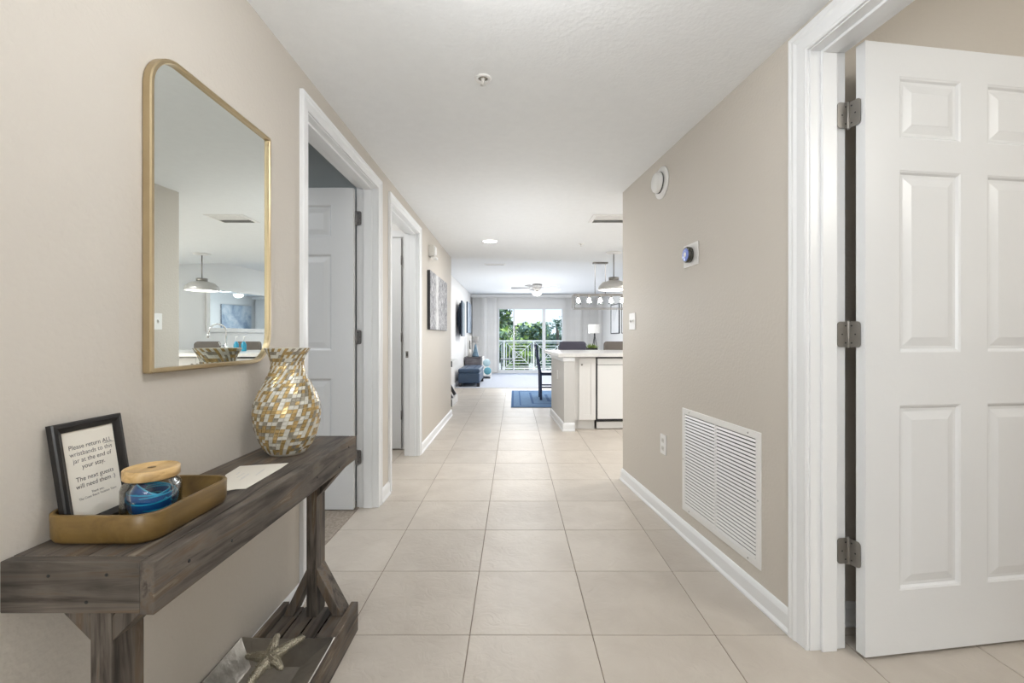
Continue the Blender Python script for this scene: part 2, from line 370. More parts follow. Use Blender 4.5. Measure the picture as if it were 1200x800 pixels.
def text_bm(body, size, align='CENTER', depth=.0002):
    cu = bpy.data.curves.new('lettering', 'FONT'); cu.body = body; cu.size = 1.0; cu.align_x = align; cu.extrude = 0; cu.resolution_u = 4
    o = bpy.data.objects.new('lettering', cu); C.objects.link(o)
    dg = bpy.context.evaluated_depsgraph_get(); dg.update()
    me = bpy.data.meshes.new_from_object(o.evaluated_get(dg)); bm = bmesh.new(); bm.from_mesh(me); bm.transform(Matrix.Scale(size, 4))
    bpy.data.objects.remove(o); bpy.data.curves.remove(cu); bpy.data.meshes.remove(me)
    return bm

# ------------------------------------------------------------------ geometry constants
XL = -.885; XLB = -1.01; HC = 2.215; LC = 2.40; XLL = -1.31; YB = 13.8
A6 = R(6.02)
def RW(y): return 1.2043 - .1054 * y           # right hall wall
def RR(y): return 4.155 - .1054 * y            # right dining/living wall

# ------------------------------------------------------------------ floor
fl = sempty('floor', (0, 0, 0))
obj('grout_bed', prism([(-2.45, -1.7), (4.4, -1.7), (4.4, 9.82), (-1.45, 9.82), (-1.45, 6.2), (-1.0, 6.2), (-1.0, 4.6), (-2.45, 4.6)], -.10, -.0025), 'grout', fl)
TP = .4536; TY = .4552; X0 = -.1643; Y0 = 1.673
tcache = {}
for j in range(-6, 19):
    y0 = Y0 + TY * j; y1 = y0 + TY
    if y1 < -.25 or y0 > 9.79: continue
    y1 = min(y1, 9.80)
    if y1 < 3.1: xmin = -1.003
    elif y0 < 4.45: xmin = -2.2
    elif y0 < 6.3: xmin = -.99
    else: xmin = -1.31
    if y0 < 1.70: xmax = 2.4
    elif y0 < 3.4: xmax = RW(y0) + .04
    else: xmax = 3.55 if y0 < 5.2 else 2.9
    if y0 < 0.9: xmin = -.88; xmax = min(xmax, 1.6)
    i = math.floor((xmin - X0) / TP)
    while X0 + TP * i < xmax - .02:
        x0 = max(xmin, X0 + TP * i); x1 = min(xmax, X0 + TP * (i + 1)); i += 1
        if x1 - x0 < .03: continue
        key = (round(x1 - x0, 3), round(y1 - y0, 3))
        if key not in tcache:
            g = .0018; o = obj('tile', box(g, key[0] - g, g, key[1] - g, -.012, 0), 'tile', fl, bevel=.0015, segs=1); tcache[key] = o
        else:
            o = tcache[key].copy(); C.objects.link(o)
        o.location = (x0, y0, -.0004 * random.random())
structure(obj('floor', prism([(-4.6, -1.7), (-1.0, -1.7), (-1.0, 3.1), (-4.6, 3.1)], -.06, .004), 'carpet2'), 'taupe carpet of the left side bedroom')
structure(obj('floor', prism([(-1.5, 9.80), (4.4, 9.80), (4.4, YB), (-1.5, YB)], -.06, .006), 'carpet'), 'pale carpet of the living room beyond the tiles')

# ------------------------------------------------------------------ walls
D1 = (1.93, 2.92, 2.06); D2 = (3.245, 4.19, 2.06)
structure(obj('wall_left', boxes([(XLB, XL, -1.7, D1[0] - .02, 0, HC + .02), (XLB, XL, D1[0] - .02, D1[1] + .02, D1[2] + .02, HC + .02), (XLB, XL, D1[1] + .02, D2[0] - .02, 0, HC + .02),
    (XLB, XL, D2[0] - .02, D2[1] + .02, D2[2] + .02, HC + .02), (XLB, XL, D2[1] + .02, 6.35, 0, HC + .02)]), 'wall'))
structure(obj('wall_left_living', boxes([(XLL - .1, XLL, 6.25, YB + .1, 0, LC + .05), (XLL - .02, XLB + .02, 6.25, 6.35, 0, LC + .05)]), 'wall_white'))
def seg_wall(p, q, z0, z1, t=.13, bm=None):
    """wall whose visible face runs p->q, thickness to the right of p->q"""
    p = Vector(p); q = Vector(q); d = (q - p).normalized(); n = Vector((d.y, -d.x)) * t
    return prism([p, q, q + n, p + n], z0, z1, bm)
YD = 1.585; YN = .62
b = seg_wall((RW(YD + .02), YD + .02), (RW(3.485), 3.485), 0, HC + .02)
b = prism([], 0, 0, b) if False else b
rbm = bmesh.new()
def fw(y0, y1, z0, z1, bm):  # part of the right wall between two Y
    d = Vector((-.1054, 1)).normalized(); n = Vector((d.y, -d.x)) * .13
    p = Vector((RW(y0), y0)); q = Vector((RW(y1), y1)); prism([p, q, q + n, p + n], z0, z1, bm)
fw(YD + .02, 3.485, 0, HC + .02, rbm); fw(-1.75, YN - .02, 0, HC + .02, rbm); fw(YN - .02, YD + .02, 2.13, HC + .02, rbm)
b.free(); structure(obj('wall_right', rbm, 'wall'))
structure(obj('wall_entry', box(-1.1, 1.5, -1.72, -1.60, 0, HC + .02), 'wall'))
# hall / kitchen ceiling (lower) and living ceiling (higher)
structure(obj('ceiling', prism([(XLB, -1.75), (RW(-1.75) + .14, -1.75), (RW(1.80) + .14, 1.80), (4.2, 1.80), (4.2, 6.36 + .12 * 5.1), (XLB, 6.36)], HC, HC + .12), 'ceiling'), 'dropped textured ceiling over hall and kitchen')
structure(obj('ceiling', prism([(-1.45, 6.2), (4.3, 6.6), (4.3, YB + .1), (-1.45, YB + .1)], LC, LC + .1), 'ceiling'), 'higher ceiling of the living room')
structure(obj('wall_header', prism([(XLB, 6.361), (4.2, 6.361 + .12 * 5.1), (4.2, 6.40 + .12 * 5.1), (XLB, 6.40)], HC, LC - .001), 'ceiling'))
# right dining / living wall, kitchen walls
rb = bmesh.new(); prism([(RR(3.6), 3.6), (RR(YB + .1), YB + .1), (RR(YB + .1) + .12, YB + .1), (RR(3.6) + .12, 3.6)], 0, LC + .05, rb)
structure(obj('wall_right_dining', rb, 'wall_white'))
rb = bmesh.new(); prism([(.99, 3.50), (4.0, 3.50 + .3), (4.0, 3.66 + .3), (.99, 3.62)], 0, HC + .02, rb)
structure(obj('wall_kitchen', prism([(RW(3.4) + .131, 3.36), (4.0, 3.70), (4.0, 3.80), (RW(3.4) + .131, 3.47)], 0, HC + .02), 'wall_white')); rb.free()
# back wall with glass door opening
GX0, GX1, GZ1 = -.50, 1.50, 1.985
structure(obj('wall_back', boxes([(XLL - .1, GX0, YB, YB + .12, 0, LC + .05), (GX1, 3.0, YB, YB + .12, 0, LC + .05), (GX0, GX1, YB, YB + .12, GZ1, LC + .05)]), 'wall_white'))
# bedroom behind door 1
structure(obj('wall_bedroom', boxes([(-4.6, XLB, 3.02, 3.11, 0, 2.42), (-4.7, -4.6, -1.7, 3.11, 0, 2.42), (-4.6, XLB, -1.75, -1.65, 0, 2.42), (XLB - .012, XLB - .0005, -1.65, D1[0] - .03, 0, 2.40)]), 'wall_blue'))
structure(obj('ceiling', box(-4.7, XLB, -1.75, 3.11, 2.40, 2.46), 'ceiling'), 'ceiling of the left side bedroom')
# small room behind door 2
structure(obj('wall_laundry', boxes([(-2.4, XLB, 4.46, 4.55, 0, 2.42), (-2.45, -2.35, 3.12, 4.55, 0, 2.42)]), 'wall_white'))
structure(obj('ceiling', box(-2.45, XLB, 3.12, 4.55, 2.40, 2.46), 'ceiling'), 'ceiling of the small room behind the second doorway')
# room behind right door
structure(obj('wall_side_room', boxes([(RW(1.75) + .15, 4.2, 1.735, 1.82, 0, 2.55), (4.1, 4.2, -1.7, 1.8, 0, 2.55), (1.55, 4.2, -1.75, -1.65, 0, 2.55)]), 'wall'))
structure(obj('ceiling', prism([(RW(-1.7) + .14, -1.75), (4.2, -1.75), (4.2, 1.82), (RW(1.8) + .14, 1.82)], 2.50, 2.56), 'ceiling'), 'ceiling of the room behind the open right door')
structure(obj('wall_right_upper', prism([(RW(-1.7) + .06, -1.7), (RW(-1.7) + .13, -1.7), (RW(1.75) + .13, 1.75), (RW(1.75) + .06, 1.75)], HC + .12, 2.56), 'wall'))

structure(obj('sun_block_slab', box(-6, 6, -3, YB + .14, 2.62, 2.75), 'stucco'))  # unseen slab added to stop sun leaking through gaps above the ceilings
# baseboards
BP = [(0, 0), (.020, 0), (.020, .010), (.013, .020), (.013, .068), (.010, .078), (.005, .088), (0, .090)]
def baseboard(name, path, label=None): return structure(obj(name, sweep(path, BP), 'trim', bevel=.001, segs=1), label)
# path direction: room on the left-hand side
baseboard('baseboard_left', [(XL, D1[0] - .069), (XL, -1.6)])
baseboard('baseboard_left', [(XL, D2[0] - .069), (XL, D1[1] + .069)])
baseboard('baseboard_left', [(XLL, YB), (XLL, 6.352), (XL, 6.352), (XL, D2[1] + .069)])
dn = Vector((-.1054, 1)).normalized(); nn = Vector((dn.y, -dn.x)) * .131
e1 = Vector((RW(3.486), 3.486))
baseboard('baseboard_right', [(RW(YD + .083), YD + .083), tuple(e1), tuple(e1 + nn)])
baseboard('baseboard_side_room', [(RW(1.7) + .16, 1.7345), (4.0, 1.7345)][::1][::-1] if False else [(4.0, 1.7345), (RW(1.7) + .16, 1.7345)][::-1][::-1])
# ------------------------------------------------------------------ doors
def leg_profile(W, thick):
    return [(0, 0), (0, thick * .45), (.006, thick * .62), (.012, thick * .55), (W * .55, thick * .62), (W * .68, thick * .92), (W * .80, thick * .85), (W * .88, thick), (W - .003, thick), (W, thick * .8), (W, 0)]
def casing(root, wd, H, W, thick=.018, v0=0, out=-1, lo=0):
    """three mitred pieces around an opening of local width wd, height H; proud towards -y*out"""
    pr = leg_profile(W, thick); q = len(pr)
    for s in range(3):
        bm = bmesh.new()
        if s == 0: A = [(-a - .004, lo, t) for a, t in pr]; B = [(-a - .004, H + a + .004, t) for a, t in pr]
        elif s == 1: A = [(-a - .004, H + a + .004, t) for a, t in pr]; B = [(wd + a + .004, H + a + .004, t) for a, t in pr]
        else: A = [(wd + a + .004, H + a + .004, t) for a, t in pr]; B = [(wd + a + .004, lo, t) for a, t in pr]
        va = [bm.verts.new((x, v0 + out * t, z)) for x, z, t in A]; vb = [bm.verts.new((x, v0 + out * t, z)) for x, z, t in B]
        for k in range(q): bm.faces.new((va[k], va[(k + 1) % q], vb[(k + 1) % q], vb[k]))
        bm.faces.new(va); bm.faces.new(list(reversed(vb)))
        obj('casing', bm, 'trim', root)
def jambs(root, wd, H, T, stop=.055):
    obj('jamb', box(-.019, 0, .0005, T, 0, H), 'trim', root, bevel=.0015)
    obj('jamb', box(wd, wd + .019, .0005, T, 0, H), 'trim', root, bevel=.0015)
    obj('jamb', box(-.019, wd + .019, .0005, T, H, H + .019), 'trim', root, bevel=.0015)
    y0, y1 = T - .04 - stop, T - .04
    obj('door_stop', box(0, .011, y0, y1, 0, H), 'trim', root, bevel=.002)
    obj('door_stop', box(wd - .011, wd, y0, y1, 0, H), 'trim', root, bevel=.002)
    obj('door_stop', box(.011, wd - .011, y0, y1, H - .011, H), 'trim', root, bevel=.002)
def hinge(root, loc, rot, ang, mat, h=.09, wdt=.034):
    """barrel at origin; leaf A towards -x, leaf B at angle ang from -x"""
    hg = obj('hinge', lathe([(.0, -.004), (.005, -.003), (.0062, 0), (.0062, h), (.005, h + .003), (0, h + .004)], 12, c=(0, 0, -h / 2)), mat, root, loc=loc, rot=rot)
    for k in range(2):
        bm = bmesh.new(); a = PI if k == 0 else PI + ang
        mx = Matrix.Rotation(a, 4, 'Z')
        pts = rrect(.003, wdt, -h / 2, h / 2, (0, .012, .012, 0), 4)
        va = [bm.verts.new(mx @ Vector((x, .001, z))) for x, z in pts]; vb = [bm.verts.new(mx @ Vector((x, -.001, z))) for x, z in pts]
        bm.faces.new(va); bm.faces.new(list(reversed(vb)))
        for i in range(len(pts)): bm.faces.new((va[i], va[(i + 1) % len(pts)], vb[(i + 1) % len(pts)], vb[i]))
        obj('hinge_leaf', bm, mat, hg)
        sb = bmesh.new()
        for (sxx, szz) in ((.012, .03), (.025, 0), (.012, -.03)):
            for sg in (1, -1): lathe([(.0032, 0), (.0028, .0008), (0, .0009)], 8, sb, axis='y', c=(sxx, 0, szz), caps=True) if False else None
            c0 = mx @ Vector((sxx, 0, szz)); n0 = mx @ Vector((0, 1, 0))
            for sg in (1, -1):
                ctr = c0 + n0 * .0013 * sg
                t1 = mx @ Vector((1, 0, 0)); vs = [sb.verts.new(ctr + (t1 * math.cos(2 * PI * i / 8) + Vector((0, 0, 1)) * math.sin(2 * PI * i / 8)) * .003) for i in range(8)]; sb.faces.new(vs)
        obj('screw', sb, 'hole', hg)
    return hg
def leaf(root, W, H, loc, rz, hinge_mat, th=.036, name='door_leaf', z0=.010):
    """six-panel leaf, hinge edge at origin, extends +x, thickness y 0..th"""
    s = .133 * W / .872; pw = (W - 2 * s - .11) / 2
    xs = [(s, s + pw), (s + pw + .11, W - s)]
    k = (H) / 2.10
    zs = [(.229 * k, .862 * k), (1.044 * k, 1.668 * k), (1.778 * k, 1.989 * k)]
    o = sb = bmesh.new()
    cube(sb, 0, s, 0, th, z0, H); cube(sb, W - s, W, 0, th, z0, H); cube(sb, s + pw, s + pw + .11, 0, th, z0, H)
    prev = z0
    for a, b_ in zs + [(H, H)]:
        for x0, x1 in xs: cube(sb, x0, x1, 0, th, prev, a)
        prev = b_
    bmesh.ops.remove_doubles(sb, verts=sb.verts, dist=1e-5)
    o = obj(name, sb, 'door', root, loc=loc, rot=(0, 0, rz))
    pans = {}
    for (a, b_) in zs:
        for (x0, x1) in xs:
            key = (round(b_ - a, 4), round(x1 - x0, 4)); hh, ww = key
            if key in pans: p = pans[key].copy(); C.objects.link(p)
            else:
                bm = bmesh.new(); rings = []
                for side in (0, 1):
                    rs = []
                    for ins, dep in ((-.0005, .0006), (.006, .003), (.012, .0095), (.022, .0095), (.050, .003), (.0505, .0025)):
                        y = dep if side == 0 else th - dep
                        rs.append([bm.verts.new((u, y, v)) for u, v in ((ins, ins), (ww - ins, ins), (ww - ins, hh - ins), (ins, hh - ins))])
                    for A, B in zip(rs, rs[1:]):
                        for i in range(4): bm.faces.new((A[i], A[(i + 1) % 4], B[(i + 1) % 4], B[i]))
                    bm.faces.new(rs[-1]); rings.append(rs[0])
                for i in range(4): bm.faces.new((rings[0][i], rings[0][(i + 1) % 4], rings[1][(i + 1) % 4], rings[1][i]))
                p = obj('panel', bm, 'door', o); pans[key] = p
            p.location = (x0, 0, a)
    return o
# door 1: local x along +Y, local y towards -X
d1 = sempty('door_1', (XL, D1[0], 0), R(90), 'white six panel door opened into the left side bedroom')
W1 = D1[1] - D1[0]
jambs(d1, W1, D1[2], .125); casing(d1, W1, D1[2], .062); casing(d1, W1, D1[2], .062, v0=.125, out=1)
# leaf: hinge at far jamb, room side, swung 90 degrees
leaf(d1, .90, 2.045, (W1 - .022, .133, 0), R(90), 'darksteel')
for z in (1.865, 1.10, .33): hinge(d1, (W1 - .012, .131, z), (0, 0, R(90)), R(90), 'darksteel')
# door 2 (open doorway)
d2 = sempty('door_2', (XL, D2[0], 0), R(90), 'second white cased doorway on the left')
W2 = D2[1] - D2[0]
jambs(d2, W2, D2[2], .125); casing(d2, W2, D2[2], .062); casing(d2, W2, D2[2], .062, v0=.125, out=1)
bm = lathe([(.0, 0), (.018, 0), (.018, .002), (.006, .002), (.006, .0022), (0, .0022)], 16)
obj('strike_plate', boxes([(W2 - .002, W2 - .0001, .095, .120, .91, .97)]), 'steel', d2, bevel=.0008)
obj('strike_hole', box(W2 - .0026, W2 - .002, .102, .112, .925, .955), 'hole', d2); bm.free()
# door 4: closet door seen through door 2, frontal, hinges on its right edge
d4 = sempty('door_4', (-1.105, 4.455, 0), 0, 'narrow view of a white closet door inside the second doorway')
leaf(d4, .70, 2.07, (0, 0, 0), R(180), 'darksteel', z0=.012)
for z in (1.85, 1.10, .34): obj('hinge', lathe([(0, -.045), (.006, -.044), (.006, .044), (0, .045)], 10), 'darksteel', d4, loc=(.004, -.040, z))
obj('casing', boxes([(.008, .065, -.016, .0, 0, 2.08)]), 'trim', d4, bevel=.003); obj('casing', boxes([(-.76, .065, -.016, .0, 2.082, 2.145)]), 'trim', d4, bevel=.003)
# door 3: right door. local x towards the camera, local y into the room
d3 = sempty('door_3', (RW(YD), YD, 0), R(-83.98), 'open white six panel door on the right')
W3 = (YD - YN) / math.cos(A6); H3 = 2.105
jambs(d3, W3, H3, .134); casing(d3, W3, H3, .082, .020)
mi3 = rootm(d3).inverted()
p = mi3 @ Vector((1.193, 1.536, 0)); ang = math.atan2(.091, .641)
lf = leaf(d3, .872, 2.108, p, ang - R(-83.98), 'steel', z0=.012)
for z in (1.879, 1.11, .35):
    hp = mi3 @ Vector((1.172, 1.560, z)); hinge(d3, hp, (0, 0, R(-83.98 + 180 + 84 + 6) - 0 * R(-83.98)), 0, 'steel') if False else None
    # jamb leaf lies along -X world (on the jamb face), door leaf along the door edge towards the leaf corner
    q = mi3 @ Vector((1.1765, 1.5915, z))
    hinge(d3, q, (0, 0, R(6) - R(-83.98)), R(98.5), 'steel', h=.090, wdt=.043)

# ------------------------------------------------------------------ entry console table
T = thing('console_table', 'weathered grey brown wooden console table against the left wall under the mirror', 'table', (-.745, 1.27, 0))
ZT = .715; TX0, TX1, TY0, TY1 = -.884, -.618, .776, 1.772
def wp(name, b, ax, bev=.002, par=T, label=None):
    o = obj(name, b, 'wood_' + ax, par, world=True, bevel=bev)
    if label: o['label'] = label
    return o
obj('top_plank', box(TX0, -.752, TY0 + .022, TY1 - .022, ZT - .02, ZT), 'wood_y', T, world=True, bevel=.0015)
obj('top_plank', box(-.751, -.6435, TY0 + .022, TY1 - .022, ZT - .02, ZT), 'wood_y', T, world=True, bevel=.0015)
wp('front_apron', box(-.643, TX1, TY0, TY1, ZT - .092, ZT - .001), 'y')
wp('back_apron', box(TX0, TX0 + .02, TY0 + .022, TY1 - .022, ZT - .092, ZT - .021), 'y')
wp('end_apron', box(TX0, -.6435, TY0 + .001, TY0 + .0215, ZT - .090, ZT - .0005), 'x')
wp('end_apron', box(TX0, -.6435, TY1 - .0215, TY1 - .001, ZT - .090, ZT - .0005), 'x')
sb = bmesh.new()
for yy, zz in ((.86, .675), (.99, .655), (1.42, .66), (1.60, .64), (1.69, .69)): lathe([(.0035, 0), (.0035, .0008), (0, .0008)], 8, sb, axis='x', c=(TX1, yy, zz))
for xx, zz in ((-.735, .645), (-.80, .69), (-.70, .692)): lathe([(.003, 0), (.003, .0008), (0, .0008)], 8, sb, axis='y', c=(xx, TY0 + .001, zz))
o = obj('nail_heads', sb, 'hole', T, world=True); o['kind'] = 'stuff'
for (y0, y1) in ((.800, .872), (1.632, 1.706)):
    wp('leg', box(-.750, -.713, y0, y1, .088, ZT - .021), 'z')
    ym = (y0 + y1) / 2
    for s in (-1, 1):
        x0 = -.7315 + s * .0185
        def brace(pts): 
            bm = bmesh.new(); a = [bm.verts.new((x, y0 + .002, z)) for x, z in pts]; c = [bm.verts.new((x, y1 - .002, z)) for x, z in pts]
            bm.faces.new(a); bm.faces.new(list(reversed(c)))
            for i in range(4): bm.faces.new((a[i], a[(i + 1) % 4], c[(i + 1) % 4], c[i]))
            return bm
        xe = x0 + s * (.092 if s > 0 else .085)
        wp('lower_brace', brace([(x0, .262), (x0, .205), (xe - s * .035, .0905), (xe, .0905)]), 'z')
        xu = x0 + s * .075; zt2 = ZT - .0925 if False else ZT - .0215
        wp('upper_brace', brace([(x0, .560), (x0, .606), (x0 + s * .020, .6225), (x0 + s * .062, .6225)]), 'z') if y0 < 1 else wp('upper_brace', brace([(x0, .52), (x0, .565), (x0 + s * .045, .6225), (x0 + s * .088, .6225)]), 'z')
# lower shelf
SX0, SX1, SY0, SY1 = -.866, -.586, .800, 1.765
SY1 = 1.70
wp('shelf_frame', box(SX1 - .026, SX1, SY0, SY1, 0.001, .108), 'y'); wp('shelf_frame', box(SX0, SX0 + .022, SY0, SY1, 0.001, .108), 'y')
wp('shelf_frame', box(SX0 + .0225, SX1 - .0265, SY1 - .024, SY1, 0.001, .085), 'x'); wp('shelf_frame', box(SX0 + .0225, SX1 - .0265, SY0, SY0 + .022, 0.001, .085), 'x')
px = SX0 + .024; pwid = (SX1 - .028 - px) / 4
for k in range(4): wp('shelf_plank', box(px + k * pwid + .003, px + (k + 1) * pwid - .003, SY0 + .004, SY1 - .004, .0862, .090 + .0), 'y', bev=.001)

# ------------------------------------------------------------------ mirror on left wall
mr = thing('wall_mirror', 'gold framed mirror with two rounded corners on the left wall above the console', 'mirror', (XL, 1.342, 1.41))
MY0, MY1, MZ0, MZ1 = 1.0745, 1.609, 1.013, 1.806
def outline(ins): 
    return rrect(MY0 + ins, MY1 - ins, MZ0 + ins, MZ1 - ins, (.004, max(.10 - ins, .02), .004, max(.10 - ins, .02)), 12)
# order in rrect: bl, br, tr, tl -> bl square, br round, tr square, tl round
def ring_band(specs, X):
    bm = bmesh.new(); rs = []
    for ins, dx in specs: rs.append([bm.verts.new((X + dx, y, z)) for y, z in outline(ins)])
    n = len(rs[0])
    for A, B in zip(rs, rs[1:] + rs[:1]):
        for i in range(n): bm.faces.new((A[i], A[(i + 1) % n], B[(i + 1) % n], B[i]))
    return bm
obj('frame', ring_band([(0.002, .0005), (0, .003), (0, .019), (.003, .022), (.010, .022), (.012, .020), (.012, .004), (.012, .0005)], XL), 'gold', mr, world=True)
bm = bmesh.new(); a = [bm.verts.new((XL + .012, y, z)) for y, z in outline(.0115)]; c = [bm.verts.new((XL + .006, y, z)) for y, z in outline(.0115)]
bm.faces.new(a); bm.faces.new(list(reversed(c)))
for i in range(len(a)): bm.faces.new((a[i], a[(i + 1) % len(a)], c[(i + 1) % len(a)], c[i]))
obj('mirror_glass', bm, 'mirror', mr, world=True)

# ------------------------------------------------------------------ mosaic vase
v = thing('vase', 'gold and silver mosaic vase with flared neck on the far end of the console table', 'vase', (-.757, 1.51, ZT))
prof = [(.0, .0), (.055, 0), (.060, .008), (.074, .028), (.090, .062), (.099, .10), (.103, .138), (.098, .172), (.087, .202), (.070, .235), (.056, .262), (.049, .288), (.049, .305), (.055, .325), (.064, .340), (.069, .349)]
inner = [(.066, .349), (.052, .322), (.046, .300), (.050, .265), (.082, .20), (.094, .14), (.06, .03), (0, .02)]
obj('body', lathe([(max(0, r - .0012), h) for r, h in prof] + inner, 40, caps=False), 'm_grout', v)
def prof_at(s):
    pts = prof[2:]
    d = [0]
    for a, b in zip(pts, pts[1:]): d.append(d[-1] + math.hypot(b[0] - a[0], b[1] - a[1]))
    L = d[-1]; t = s * L
    for i in range(len(d) - 1):
        if t <= d[i + 1] + 1e-9:
            f = (t - d[i]) / (d[i + 1] - d[i]); return pts[i][0] + f * (pts[i + 1][0] - pts[i][0]), pts[i][1] + f * (pts[i + 1][1] - pts[i][1])
    return pts[-1]
bm = bmesh.new(); rows = 30; cols = 42; da = 2 * PI / cols; rnd = random.Random(11); sh = 0.0
for i in range(rows):
    r0, h0 = prof_at((i + .05) / rows); r1, h1 = prof_at((i + .95) / rows)
    step = .28 if h0 < .19 else (.28 + (h0 - .19) * 7 if h0 < .25 else .70)
    for k in range(cols):
        j = rnd.uniform(-.0006, .0008); q = []
        for (rr, hh, aa) in ((r0, h0, k + sh + .05), (r0, h0, k + sh + .95), (r1, h1, k + sh + step + .95), (r1, h1, k + sh + step + .05)):
            q.append(bm.verts.new(((rr + .0008 + j) * math.cos(aa * da), (rr + .0008 + j) * math.sin(aa * da), hh)))
        f = bm.faces.new(q); ci = rnd.random(); g = (k + (i // 5)) % 2 == 0
        f.material_index = (0 if ci < .72 else (1 if ci < .86 else 2)) if g else (1 if ci < .62 else (2 if ci < .86 else 0))
    sh += step
o = obj('mosaic_pieces', bm, ['m_gold', 'm_white', 'm_grey'], v); o['kind'] = 'stuff'; q_ = o.modifiers.new('solid', 'SOLIDIFY'); q_.thickness = .0018; q_.offset = 0

# ------------------------------------------------------------------ wooden tray, jar, framed sign, card
ty = thing('serving_tray', 'golden brown wooden tray with rounded corners on the near end of the console table', 'tray', (-.774, .957, ZT))
def trayshape(x0, x1, y0, y1, r, h, th):
    bm = bmesh.new(); rs = []
    def ring(ins, z): 
        return [bm.verts.new((x, y, z)) for x, y in rrect(x0 + ins, x1 - ins, y0 + ins, y1 - ins, max(r - ins, .004), 8)]
    spec = [(.012, 0), (.004, .004), (.0, .012), (-.001, h - .002), (.001, h), (th - .001, h), (th, h - .002), (th + .001, .014), (th + .008, .008)]
    rs = [ring(a, z) for a, z in spec]; n = len(rs[0])
    for A, B in zip(rs, rs[1:]):
        for i in range(n): f = bm.faces.new((A[i], A[(i + 1) % n], B[(i + 1) % n], B[i])); f.smooth = True
    bm.faces.new(list(reversed(rs[0]))); bm.faces.new(rs[-1]); return bm
obj('tray_body', trayshape(-.106, .106, -.126, .126, .045, .056, .008), 'tray', ty)
sg = thing('picture_frame', 'black framed paper sign leaning on the wall inside the wooden tray', 'picture frame', (-.840, .923, .7245))
sgr = Matrix.Translation((-.8325, .923, .7250)) @ Matrix.Rotation(R(90), 4, 'Z') @ Matrix.Rotation(R(-9), 4, 'X')
# local: x along +Y(world), y into wall, z up
FWd, FH = .150, .212
def fr(bm):
    bm.transform(rootm(sg).inverted() @ sgr); return bm
def frame_ring(spec, w_, h_):
    bm = bmesh.new(); rs = [[bm.verts.new((sx_ * (w_ / 2 - i), y, zz)) for sx_, zz in ((-1, i), (1, i), (1, h_ - i), (-1, h_ - i))] for i, y in spec]
    for A, B in zip(rs, rs[1:] + rs[:1]):
        for k in range(4): bm.faces.new((A[k], A[(k + 1) % 4], B[(k + 1) % 4], B[k]))
    return bm
obj('frame', fr(frame_ring([(0, .014), (0, .004), (.002, .001), (.008, .0), (.010, .002), (.014, .004), (.019, .006), (.019, .014)], FWd, FH)), 'black', sg)
obj('backing', fr(box(-FWd / 2 + .004, FWd / 2 - .004, .010, .014, .004, FH - .004)), 'black', sg)
obj('paper_sheet', fr(box(-FWd / 2 + .018, FWd / 2 - .018, .0085, .0095, .018, FH - .018)), 'paper', sg)
lines = [('Please return ALL', .0128, .157), ('wristbands to this', .0128, .1435), ('jar at the end of', .0128, .130), ('your stay.', .0128, .1165), ('The next guests', .0128, .093), ('will need them :)', .0128, .0795), ('Thank you,', .0062, .064), ('The Coast Beach Vacation Team', .0062, .0565)]
tb = bmesh.new(); me_ = bpy.data.meshes.new('tmp')
for body, size, z in lines:
    t = text_bm(body, size); t.transform(Matrix.Translation((.002, .0083, z)) @ Matrix.Rotation(R(90), 4, 'X')); t.to_mesh(me_); tb.from_mesh(me_); t.free()
cube(tb, .0300, .0545, .0080, .0083, .1548, .1555)
obj('lettering', fr(tb), 'ink', sg)
obj('easel_back', fr(bar((-.03, .018, .15), (-.045, .036, .02), .03, .003, up=(0, 1, 0))), 'black', sg)

